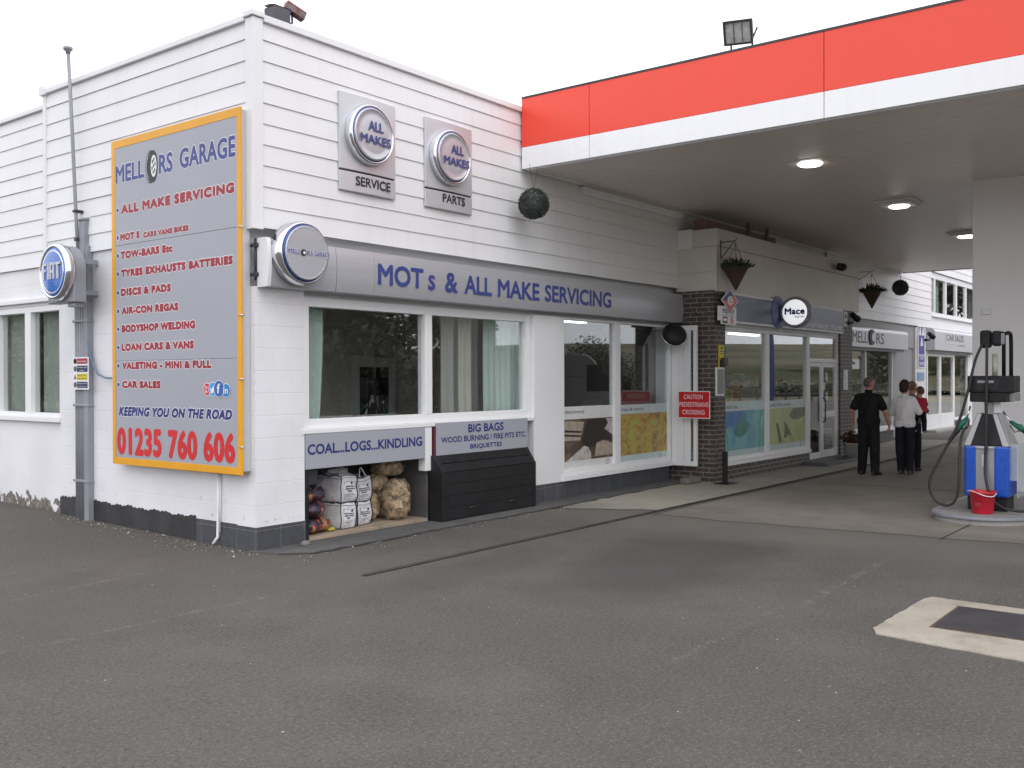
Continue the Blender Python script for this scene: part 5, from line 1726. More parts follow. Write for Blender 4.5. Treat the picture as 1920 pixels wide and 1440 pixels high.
# mast and head
mb = MB(); mb.box(6.60, -5.36, 1.27, 6.78, -5.22, 1.45); mb.build('mast', steel, pump, bevel=.006)
mb = MB(); mb.box(6.595, -5.40, 1.29, 6.61, -5.33, 1.43); mb.build('notice', M['text_white'], pump)
mb = MB()
mb.prism([(6.45, -5.07, 1.53), (6.45, -5.50, 1.53), (6.62, -5.54, 1.53), (6.98, -5.54, 1.53), (6.98, -5.03, 1.53), (6.62, -5.03, 1.53)], (0, 0, .20))
mb.box(6.46, -5.49, 1.42, 6.96, -5.09, 1.53)
mb.build('display_head', M['black'], pump, bevel=.012)
mb = MB(); mb.box(6.444, -5.42, 1.56, 6.4495, -5.15, 1.70); mb.build('display_panel', paint('dark_glass', (.03, .03, .033), .12), pump)
mb = MB(); mb.box(6.4425, -5.36, 1.645, 6.4445, -5.18, 1.675); mb.build('name_plate', M['grey_metal'], pump)
mb = MB(); mb.box(6.62, -5.546, 1.43, 6.96, -5.49, 1.525); mb.build('side_plate', steel, pump, bevel=.004)
words('FUEL', FL(6.442), 5.19, 1.651, .16, .018, 'text_black', pump, d=.001) if False else None
# hose gantry
mb = MB()
for y in (-5.395, -5.475): mb.tube([(6.80, y, 1.70), (6.80, y, 2.12), (6.79, y, 2.19), (6.75, y, 2.235), (6.66, y, 2.24), (6.55, y + .03, 2.22)], .022, 8)
mb.build('hose_gantry', M['black'], pump)
mb = MB(); mb.tube([(6.62, -5.335, 1.70), (6.62, -5.335, 1.99)], .032, 14); mb.build('sight_glass', paint('milky_sight_glass', (.40, .42, .33), .2, var=.3, vs=9), pump)
mb = MB(); mb.box(6.50, -5.31, 2.06, 6.62, -5.19, 2.27); mb.box(6.5, -5.42, 2.08, 6.62, -5.32, 2.26); mb.build('hose_pulley', M['black'], pump, bevel=.03)
mb = MB(); mb.box(6.505, -5.46, 2.1, 6.53, -5.422, 2.23); mb.build('pulley_plate', M['grey_metal'], pump, bevel=.004)


def spline(ctrl, n=10):
    """smooth curve through control points"""
    P_ = [Vector(p) for p in ctrl]
    out = []
    for i in range(len(P_) - 1):
        p0, p1, p2, p3 = P_[max(0, i - 1)], P_[i], P_[i + 1], P_[min(len(P_) - 1, i + 2)]
        for k in range(n):
            t = k / n
            out.append(.5 * ((2 * p1) + (p2 - p0) * t + (2 * p0 - 5 * p1 + 4 * p2 - p3) * t * t + (3 * p1 - p0 - 3 * p2 + p3) * t ** 3))
    return out + [P_[-1]]


hoseA = spline([(6.50, -5.22, 2.10), (6.42, -5.16, 1.9), (6.38, -5.08, 1.5), (6.36, -5.00, 1.2), (6.35, -4.92, 1.0), (6.34, -4.78, .72), (6.33, -4.68, .50), (6.33, -4.68, .34), (6.33, -4.75, .22), (6.33, -4.86, .18), (6.33, -4.95, .23), (6.34, -4.99, .36), (6.36, -5.0, .6), (6.40, -5.0, .9), (6.44, -5.02, 1.05), (6.5, -5.05, 1.12)])
mb = MB(); mb.tube(hoseA, .0165, 10); mb.build('hose', M['black_rubber'], pump)
hoseB = spline([(6.49, -5.275, 2.10), (6.44, -5.285, 1.9), (6.42, -5.285, 1.5), (6.42, -5.28, 1.0), (6.42, -5.27, .7), (6.38, -5.29, .5), (6.33, -5.36, .3), (6.30, -5.5, .2), (6.30, -5.7, .18), (6.32, -5.95, .24), (6.38, -6.05, .45), (6.46, -5.98, .75), (6.5, -5.8, .98), (6.54, -5.66, 1.10)])
mb = MB(); mb.tube(hoseB, .0165, 10); mb.build('hose', M['black_rubber'], pump)
green = paint('green_nozzle_sleeve', (.015, .16, .10), .4, var=.2)


def nozzle(p, d, up, side):
    p, d, up = Vector(p), Vector(d).normalized(), Vector(up).normalized()
    mb = MB(); mb.limb(p - d * .10, .022, p + d * .05, .034, 10); mb.limb(p - d * .02, .028, p + d * .02 + up * .01, .036, 10)
    o = mb.build('nozzle', green, pump)
    mb = MB(); mb.tube([p - d * .09, p - d * .16 + up * .02, p - d * .24 + up * .05], .011, 8); mb.build('spout', M['chrome'], o)
    mb = MB(); mb.tube([p + d * .04 - up * .02, p - d * .0 - up * .075, p - d * .09 - up * .04], .007, 6); mb.build('trigger_guard', M['black'], o)
    mb = MB(); mb.lathe(p + d * .06, d, [(.03, 0), (.032, .05), (.024, .07), (.026, .16), (.018, .18)], 12); mb.build('hose_end', M['black_rubber'], o)


nozzle((6.54, -4.985, 1.14), (-.15, .35, -.55), (0, .8, .5), 1)
nozzle((6.56, -5.60, 1.13), (-.1, -.62, -.42), (0, -.5, .8), -1)

pump.location = (6.98, -5.22, .125); pump.scale = (1.02, 1.02, 1.02)
# red bucket
bu = thing('bucket', 'red plastic bucket with a white handle in front of the fuel pump', 'bucket', (6.50, -5.225, .104))
mb = MB(); mb.lathe((0, 0, 0), (0, 0, 1), [(.112, 0), (.116, .006), (.14, .235), (.15, .238), (.152, .262), (.146, .266), (.139, .26), (.112, .012), (0, .010)], 36)
mb.build('pail', paint('red_plastic', srgb(196, 34, 52), .38, var=.06), bu, local=True)
mb = MB(); mb.tube(spline([(.0, .150, .245), (-.06, .15, .262), (-.13, .07, .265), (-.152, -.05, .225), (-.10, -.13, .215), (0, -.152, .245)], 8), .006, 6); mb.build('handle', M['text_white'], bu, local=True)
mb = MB(); mb.box(-.135, -.02, .09, -.12, .05, .14); mb.lathe((0, 0, .09), (0, 0, 1), [(.1265, 0), (.132, .05)], 36) if False else None
mb.build('faded_label', paint('faded_red_label', srgb(150, 30, 44), .5), bu, local=True)

# tank cover in its cast concrete surround
dc = thing('tank_cover', 'dark steel tank cover set in a pale concrete surround in the tarmac', 'manhole', (1.2, -6.6, 0))
mb = MB()
ring = [(.42, -7.7), (.46, -6.78), (.53, -6.1), (.58, -5.86), (.72, -5.80), (1.85, -5.82), (1.95, -5.86), (1.93, -6.5), (1.90, -7.7)]
jr = []
for i in range(len(ring)):
    a, b = Vector(ring[i]), Vector(ring[(i + 1) % len(ring)])
    k = max(1, int((b - a).length / .06))
    for j in range(k):
        q = a + (b - a) * j / k
        jr.append((q.x + random.uniform(-.006, .006), q.y + random.uniform(-.006, .006)))
mb.prism([(x, y, -.02) for x, y in jr], (0, 0, .027))
mb.build('surround', M['pale_conc'], dc)
mb = MB(); mb.box(.965, -7.4, .0065, 1.735, -6.095, .0105); mb.build('rust_frame', paint('rusty_frame', (.10, .065, .045), .8, var=.5, vs=12), dc)
mb = MB(); mb.box(.985, -7.38, .0105, 1.715, -6.115, .0145)
t = NT('dark_chequer_steel'); vo = t.n("ShaderNodeTexVoronoi", {'Vector': t.mapping(t.co(), (1, 1, 1), (0, 0, .785)), 'Scale': 38.0}); n_ = t.noise(t.co(), 3, 4)
cov = t.done(t.mix(t.ramp(n_, .35, .7), (.040, .038, .042), (.066, .062, .064)), .5, .25, t.bump(vo.outputs['Distance'], .3, .004))
mb.build('cover', cov, dc)

# bollard, kerb stone, step pot
bo = thing('bollard', 'short black post on a square base plate by the brick pier', 'bollard', (8.5, -.95, .006))
mb = MB(); mb.box(-.16, -.13, 0, .20, .13, .012); mb.build('base_plate', M['black'], bo, local=True, bevel=.003)
mb = MB(); mb.box(-.036, -.036, .012, .036, .036, .52); mb.build('post', M['black'], bo, local=True, bevel=.008)
mb = MB(); mb.box(-.12, -.09, .012, .15, .09, .012 + .09) if False else None
ks = MB()
ks.prism([(8.0, -.55, 0), (8.42, -.58, 0), (8.44, -.40, 0), (8.02, -.37, 0)], (0, 0, .105))
o = ks.build('kerb_stone', M['path'], loc=(8.2, -.47, 0), bevel=.035)
setp(o, 'loose pale concrete kerb stone lying at the foot of the brick pier', 'kerb stone')
fp = thing('flower_pot', 'pale bucket of dark red flowers on the shop doorstep', 'flower pot', (14.25, -1.02, .075))
mb = MB(); mb.lathe((0, 0, 0), (0, 0, 1), [(.13, 0), (.17, .26), (.18, .265), (.18, .285), (.165, .285), (.13, .02), (0, .02)], 24); mb.build('pot', paint('pale_grey_pot', (.42, .40, .38), .5), fp, local=True)
mb = MB()
for i in range(220):
    w = random.uniform(0, 6.28); r = random.uniform(0, .2); z = .28 + random.uniform(0, .26) * (1 - r * 2)
    d = Vector((random.gauss(0, 1), random.gauss(0, 1), random.gauss(0, .6))).normalized()
    mb.mat = 0 if random.random() < .5 else 1
    mb.leaf((r * math.cos(w), r * math.sin(w), z), d, d.orthogonal(), .07, .05)
mb.build('flowers', [paint('dark_red_petals', (.16, .02, .03), .6, var=.3), paint('dark_leaf', (.03, .055, .025), .6, var=.3)], fp, local=True, recalc=False)
st = MB(); st.ell((.52, -.13, .03), (.06, .045, .035), 10, 6)
setp(modify(st.build('stone', M['path'], loc=(.52, -.13, .02)), ), 'small grey stone lying against the corner plinth', 'stone')

# ================================================================== HANGING THINGS
leafd = paint('dull_green_leaf', (.045, .06, .035), .6, var=.35, vs=8)
leafdark = paint('dark_clipped_leaf', (.060, .070, .062), .6, var=.45, vs=8)


def topiary(loc, r, lab, chain):
    t = thing('topiary_ball', lab, 'topiary ball', loc, 'hanging topiary balls')
    rnd = random.Random(int(loc[0] * 100))
    mb = MB(); mb.ell((0, 0, 0), (r * .88,) * 3, 24, 14); mb.build('core', leafdark, t, local=True)
    mb = MB()
    for i in range(3600):
        z = rnd.uniform(-1, 1); w = rnd.uniform(0, 6.283); q = math.sqrt(1 - z * z)
        n = Vector((q * math.cos(w), q * math.sin(w), z))
        d = (n * .6 + Vector((rnd.gauss(0, .7), rnd.gauss(0, .7), rnd.gauss(0, .7)))).normalized()
        mb.leaf(n * r * rnd.uniform(.84, .97), d, n.cross(d) + Vector((.01, 0, 0)), r * rnd.uniform(.07, .12), r * .07)
    mb.build('foliage', leafdark, t, local=True, recalc=False)
    mb = MB()
    for s in (-1, 1): mb.tube([(0, 0, r * .9), (.0 + s * .09, 0, chain)], .003, 4)
    mb.build('hanger', M['dark_metal'], t, local=True)


topiary((4.15, -.35, 3.99), .205, 'rough dark green topiary ball hanging near the canopy red end', .5)
topiary((19.9, -.35, 4.02), .205, 'dark topiary ball hanging near the far canopy corner', .46)
wick = NT('brown_wicker')
c_ = wick.co(); wv = wick.n("ShaderNodeTexWave", {'Vector': c_, 'Scale': 14.0, 'Distortion': 3.0, 'Detail': 2.0}, bands_direction='Z'); nz = wick.noise(c_, 30, 3)
wick = wick.done(wick.mix(wick.math('MULTIPLY', wv.outputs['Fac'], nz), (.07, .042, .025), (.16, .10, .06)), .8, 0, wick.bump(wv.outputs['Fac'], .8, .01))


def basket(loc, lab, s, arm_from, seed):
    """cone shaped hanging basket; loc is its tip"""
    t = thing('hanging_basket', lab, 'hanging basket', loc, 'hanging baskets on the shop boarding')
    rnd = random.Random(seed)
    H, Rb = .36 * s, .20 * s
    mb = MB(); mb.lathe((0, 0, 0), (0, 0, 1), [(.012, 0), (Rb * .5, H * .47), (Rb, H), (Rb * 1.05, H), (Rb * 1.05, H + .018), (Rb * .9, H + .018), (0, H - .03)], 24); mb.build('cone', wick, t, local=True)
    mb = MB()
    for i in range(230):
        w = rnd.uniform(0, 6.283); q = math.sqrt(rnd.random()) * Rb
        b = Vector((q * math.cos(w), q * math.sin(w), H))
        out = Vector((math.cos(w) * q / Rb, math.sin(w) * q / Rb, .55 + rnd.random() * (1.35 - q / Rb))) .normalized()
        L = rnd.uniform(.06, .15) * s * (1.1 if q < Rb * .5 else .9)
        p = b
        for k in range(3):
            d = (out + Vector((rnd.gauss(0, .25), rnd.gauss(0, .25), rnd.gauss(0, .2) - .28 * k * q / Rb))).normalized()
            mb.leaf(p, d, d.orthogonal() + Vector((rnd.gauss(0, .5), rnd.gauss(0, .5), 0)), L * .62, .027 * s)
            p = p + d * L * .4
    mb.build('plant', leafd, t, local=True, recalc=False)
    top = H + .40 * s
    mb = MB()
    for k in range(3):
        w = 2.1 * k + .4
        mb.tube([(Rb * math.cos(w), Rb * math.sin(w), H), (0, 0, top)], .004, 4)
    mb.tube([(0, 0, top), (0, 0, top + .04)], .006, 6)
    mb.build('chain', M['dark_metal'], t, local=True)
    ax_, ay_ = arm_from
    mb = MB()
    mb.tube([(ax_, ay_, top + .02), (0, 0, top + .06)], .009, 6); mb.tube([(ax_, ay_, top + .06), (ax_, ay_, top - .26)], .011, 6); mb.tube([(ax_, ay_, top - .25), (ax_ * .12, ay_ * .12, top + .04)], .008, 6)
    mb.tube([(0, 0, top + .06), (.02, 0, top + .09), (-.01, -.01, top + .11)], .007, 6)
    mb.build('wall_bracket', M['dark_metal'], t, local=True)


basket((8.95, -.93, 3.16), 'wicker cone basket of leaves hanging above the payment sign', 1.0, (-.24, .15), 3)
basket((17.75, -.32, 3.37), 'wicker cone basket of leaves hanging right of the store boarding', 1.08, (-.52, .26), 9)

# ================================================================== SACKS IN THE FUEL BAY
wov = NT('white_woven_plastic')
c_ = wov.co(); n1 = wov.noise(c_, 9, 4); n2 = wov.noise(c_, 130, 2)
wov = wov.done(wov.mix(wov.ramp(n1, .35, .7), (.60, .60, .62), (.74, .74, .76)), .5, 0, wov.bump(wov.math('ADD', n1, wov.math('MULTIPLY', n2, .15)), .7, .02))
blk_edge = M['black']


def bulk_bag(loc, w, d, h, rot, lab, tilt=0.0, seed=0, handles=False, name='firewood_bag'):
    """square woven bag with dark seams and a printed panel; loc is the front left foot"""
    t = thing(name, lab, 'firewood bag', loc, 'stacked white firewood bags', rotz=rot)
    rnd = random.Random(seed)
    mb = MB(); mb.box(0, 0, 0, w, d, h)
    o = mb.build('sack', wov, t, local=True)
    bm = bmesh.new(); bm.from_mesh(o.data)
    bmesh.ops.subdivide_edges(bm, edges=bm.edges, cuts=9, use_grid_fill=True)
    ph = rnd.uniform(0, 6)
    def deform(p):
        x, y, z = p
        bul = math.sin(math.pi * min(1, max(0, z / h))) * .018
        cx, cy = x - w / 2, y - d / 2
        k = 1 + bul / max(w, d) * 2.2 * (1 - .4 * z / h)
        nx = w / 2 + cx * k + .006 * math.sin(z * 31 + ph + y * 17); ny = d / 2 + cy * k + .006 * math.sin(z * 27 + ph * 2 + x * 21) + .004 * math.sin(x * 60 + z * 40)
        nz = z + .008 * math.sin(x * 23 + ph) * (z / h) + tilt * x * (z / h) + (.012 * math.sin(y * 30 + ph) if z > h * .98 else 0)
        return Vector((nx, ny, nz))
    for v in bm.verts: v.co = deform(v.co)
    bm.to_mesh(o.data); bm.free()
    for p in o.data.polygons: p.use_smooth = True
    mb = MB()
    for (x, y) in ((0, 0), (w, 0), (0, d)):
        mb.tube([deform((x, y, h * i / 10)) + Vector((-.002 if x == 0 else .002, -.002 if y == 0 else .002, 0)) for i in range(11)], .006, 5)
    for z in (0.0, h):
        mb.tube([deform((w * i / 8, 0, z)) for i in range(9)], .005, 5)
        mb.tube([deform((0, d * i / 8, z)) for i in range(9)], .005, 5)
    mb.build('seam', blk_edge, t, local=True)
    mb = MB()
    mb.tube([deform((w * i / 8, -.003, h * .9)) for i in range(9)], .004, 5); mb.tube([deform((-.003, d * i / 8, h * .9)) for i in range(9)], .004, 5)
    mb.build('hem', M['sign_grey'], t, local=True)
    # printed panel lying on the front of the cloth
    mb = MB()
    g = 6
    a, b, c, e = w * .14, w * .88, h * .14, h * .76
    vs = [deform((a + (b - a) * i / g, -.004, c + (e - c) * j / g)) + Vector((0, -.003, 0)) for j in range(g + 1) for i in range(g + 1)]
    mb.add(vs, [(j * (g + 1) + i, j * (g + 1) + i + 1, (j + 1) * (g + 1) + i + 1, (j + 1) * (g + 1) + i) for j in range(g) for i in range(g)], True)
    mb.build('label', paint('label_paper', (.70, .71, .73), .5, var=.03), t, local=True, recalc=False)
    mb = MB()
    def strip(x0, x1, z0, z1, off=-.006):
        vs = [deform((x, -.004, z)) + Vector((0, off, 0)) for z in (z0, z1) for x in (x0, (x0 + x1) / 2, x1)]
        mb.add(vs, [(0, 1, 4, 3), (1, 2, 5, 4)], False)
    for (z0, z1) in ((.75, .762), (.14, .15)): strip(a, b, h * z0, h * z1)
    strip(a, a + .004, h * .14, h * .76); strip(b - .004, b, h * .14, h * .76)
    for i, z in enumerate((.56, .475, .39)):
        x = a + .02 + (.03 if i == 2 else 0)
        while x < b - .03 - (.03 if i == 2 else 0):
            q = rnd.uniform(.012, .022); strip(x, x + q * .75, h * z, h * (z + .05)); x += q
    for z in (.31, .27, .235, .20): strip(a + .015, b - rnd.uniform(.015, .05), h * z, h * (z + .011))
    strip(a + (b - a) * .62, a + (b - a) * .78, h * .66, h * .73); strip(a + (b - a) * .66, a + (b - a) * .74, h * .72, h * .755, -.0065)
    mb.build('printed_marks', M['text_black'], t, local=True, recalc=False)
    if handles:
        mb = MB()
        for x0 in (w * .25, ):
            pts = spline([(x0, .0, h * .95), (x0 + .02, .02, h + .10), (x0 + .05, .03, h + .13), (x0 + .09, .02, h + .08), (x0 + .13, 0, h * .97)], 6)
            for a_, b_ in zip(pts[:-1], pts[1:]):
                mb.prism([a_ + Vector((0, -.0015, 0)), b_ + Vector((0, -.0015, 0)), b_ + Vector((.016, .0015, .008)), a_ + Vector((.016, .0015, .008))], (0, .004, 0))
        mb.build('handle', wov, t, local=True)
    else:
        mb = MB()
        pts = spline([(w * .12, d * .1, h + .0), (w * .3, d * .2, h + .035), (w * .6, d * .25, h + .04), (w * .9, d * .12, h + .0)], 6)
        for a_, b_ in zip(pts[:-1], pts[1:]):
            mb.prism([a_, b_, b_ + Vector((0, .02, .004)), a_ + Vector((0, .02, .004))], (0, .001, .004))
        mb.build('handle', wov, t, local=True)
    return t


rz = R_(4)
bulk_bag((1.24, .14, .060), .225, .36, .285, rz, 'lower left white firewood bag in the open bay', seed=1)
bulk_bag((1.235, .13, .352), .235, .37, .30, rz, 'upper left white firewood bag with a folded handle in the open bay', seed=2)
bulk_bag((1.545, .20, .060), .235, .25, .255, R_(9), 'lower right white firewood bag in the open bay', seed=3)
bulk_bag((1.53, .21, .322), .25, .22, .25, R_(6), 'upper right white firewood bag leaning over with its loop handle up', tilt=.12, seed=4, handles=True)
bulk_bag((1.42, .56, .40), .3, .3, .30, R_(-3), 'grey shaded firewood bag behind the white stack', seed=5)

log_m = NT('cut_log_wood')
c_ = log_m.co(); n1 = log_m.noise(c_, 13, 4); n2 = log_m.noise(c_, 45, 3)
log_m = log_m.done(log_m.mix(log_m.ramp(n1, .35, .68), (.30, .19, .105), (.56, .43, .28)), .75, 0, log_m.bump(n2, .4, .006))
net = NT('tan_net')
c_ = net.co(); v1 = net.n("ShaderNodeTexVoronoi", {'Vector': c_, 'Scale': 46.0}, feature='DISTANCE_TO_EDGE'); n1 = net.noise(c_, 7, 3)
al = net.math('ADD', net.ramp(v1.outputs['Distance'], .09, .04, .0, .55), net.ramp(n1, .40, .75, .10, .34), clamp=True)
net = net.done(net.mix(n1, (.34, .25, .15), (.58, .48, .34)), .65, alpha=al)


def net_bag(loc, r, lab, seed, rot=0.0, topple=0.0):
    """net sack of short logs; r = half sizes, loc = foot centre"""
    t = thing('log_net', lab, 'log net', loc, 'nets of logs in the fuel bay', rotz=rot)
    rnd = random.Random(seed)
    mb = MB()
    n = 0
    while n < 95:
        p = Vector((rnd.uniform(-1, 1), rnd.uniform(-1, 1), rnd.uniform(-1, 1)))
        q = (abs(p.x) ** 3 + abs(p.y) ** 3 + abs(p.z) ** 3)
        if q > 1 or q < .35: continue
        c = Vector((p.x * (r[0] - .03), p.y * (r[1] - .03), p.z * (r[2] - .03) + r[2]))
        d = Vector((rnd.gauss(0, 1), rnd.gauss(0, 1), rnd.gauss(0, .7))).normalized()
        L, R0 = rnd.uniform(.03, .05), rnd.uniform(.022, .036)
        mb.lathe(c - d * L, d, [(R0 * .9, 0), (R0, .006), (R0 * .97, 2 * L - .006), (R0 * .9, 2 * L)], 9)
        n += 1
    mb.build('logs', log_m, t, local=True)
    mb = MB()
    seg, rings = 32, 22
    vs = []
    for i in range(rings + 1):
        th = math.pi * i / rings
        for k in range(seg):
            w = 2 * math.pi * k / seg
            v = Vector((math.sin(th) * math.cos(w), math.sin(th) * math.sin(w), math.cos(th)))
            m = 1 / (abs(v.x) ** 3.2 + abs(v.y) ** 3.2 + abs(v.z) ** 3.2) ** (1 / 3.2)
            k2 = 1.0 + .055 * math.sin(5 * v.x * 2 + seed) * math.sin(6 * v.z + seed * 2) + .04 * math.sin(11 * v.y + 9 * v.z + seed) + rnd.uniform(-.012, .012)
            vs.append(Vector((v.x * r[0] * m * k2, v.y * r[1] * m * k2, max(.002, v.z * r[2] * m * k2 + r[2]))))
    fs = [(i * seg + k, (i + 1) * seg + k, (i + 1) * seg + (k + 1) % seg, i * seg + (k + 1) % seg) for i in range(rings) for k in range(seg)]
    mb.add(vs, fs, True)
    mb.build('net', net, t, local=True)
    return t


net_bag((2.20, .24, .06), (.165, .16, .235), 'large net of logs standing at the front right of the bay', 11, .5)
net_bag((1.88, .42, .06), (.14, .13, .17), 'net of logs on the floor behind the white bags', 12, .2)
net_bag((2.20, .52, .06), (.14, .12, .20), 'net of logs behind the large front one', 15, .2)
net_bag((2.02, .46, .40), (.20, .15, .09), 'flattened net of logs lying on the lower nets', 13, .1)
net_bag((2.27, .46, .555), (.20, .15, .10), 'topmost net of logs in the open bay', 14, -.1)

flame = mat_picture('flame_printed_plastic', [(.30, (.03, .025, .04)), (.48, (.04, .03, .05)), (.52, (.24, .03, .04)), (.57, (.40, .16, .05)), (.60, (.48, .34, .16)), (.64, (.05, .035, .06)), (.75, (.2, .19, .2))], 5.5, 1.2, (1, 1, .8))
for k, (x, y, z, lab) in enumerate(((.90, .30, .06, 'lower printed coal sack with flame picture at the bay left'), (.88, .31, .23, 'middle printed coal sack with flame picture at the bay left'), (.87, .34, .39, 'upper printed coal sack with flame picture at the bay left'))):
    mb = MB(); mb.ell((0, 0, .085), (.24, .22, .085), 28, 16)
    for i, p in enumerate(mb.v):
        q = Vector(p); q.z = max(.004, q.z); q.x = .24 * math.copysign(abs(q.x / .24) ** .6, q.x); q.y = .22 * math.copysign(abs(q.y / .22) ** .6, q.y); rr_ = .012 * math.sin(q.x * 40 + k) * math.sin(q.y * 33 + k * 2) + .008 * math.sin(q.x * 90 + q.z * 60)
        mb.v[i] = (q.x * (1 + rr_ * 3), q.y * (1 + rr_), q.z + rr_)
    o = mb.build('coal_sack', flame, local=True)
    o.location = (x, y, z); o.rotation_euler = (0, 0, .3 + .5 * k)
    setp(o, lab, 'coal sack', 'printed coal sacks in the bay')
mb = MB(); mb.ell((0, 0, 0), (.06, .05, .02), 12, 8)
o = mb.build('yellow_packet', paint('crumpled_yellow_plastic', (.42, .36, .04), .4, var=.3, vs=20), local=True); o.location = (1.12, .17, .08); setp(o, 'small crumpled yellow packet on the bay floor beside the coal sacks', 'packet')
mb = MB(); mb.box(.70, .55, .06, 1.15, .85, .62); o = mb.build('grey_crate', M['grey_metal'], loc=(.92, .7, .06), bevel=.02); setp(o, 'grey box standing behind the coal sacks in the bay', 'box')

# ================================================================== PEOPLE
def blend(o, vox=.009, smooth=5):
    return modify(o, ('REMESH', dict(mode='VOXEL', voxel_size=vox, use_smooth_shade=True)), ('SMOOTH', dict(factor=.5, iterations=smooth)))


def hand(mb, wrist, d, palm_n, thumb_side):
    """palm, four bent fingers of different lengths and a thumb; d = direction of the fingers"""
    w, d, n = Vector(wrist), Vector(d).normalized(), Vector(palm_n).normalized()
    s = d.cross(n).normalized() * thumb_side
    pc = w + d * .05
    for k in range(4):
        o = s * (.03 - .02 * k)
        mb.limb(w + d * .012 + o * .6, .016, w + d * .085 + o, .0125, 8)
        L = (.066, .076, .070, .054)[k]
        a = w + d * .088 + o
        b = a + (d * .86 + n * .4).normalized() * L * .55
        c = b + (d * .55 + n * .85).normalized() * L * .5
        mb.limb(a, .0105, b, .0098, 8); mb.limb(b, .0098, c, .0085, 8)
    a = w + d * .02 + s * .03
    b = a + (d * .6 + s * .75 + n * .3).normalized() * .042
    c = b + (d * .9 + n * .4).normalized() * .032
    mb.limb(a, .0145, b, .0115, 8); mb.limb(b, .0115, c, .0095, 8)


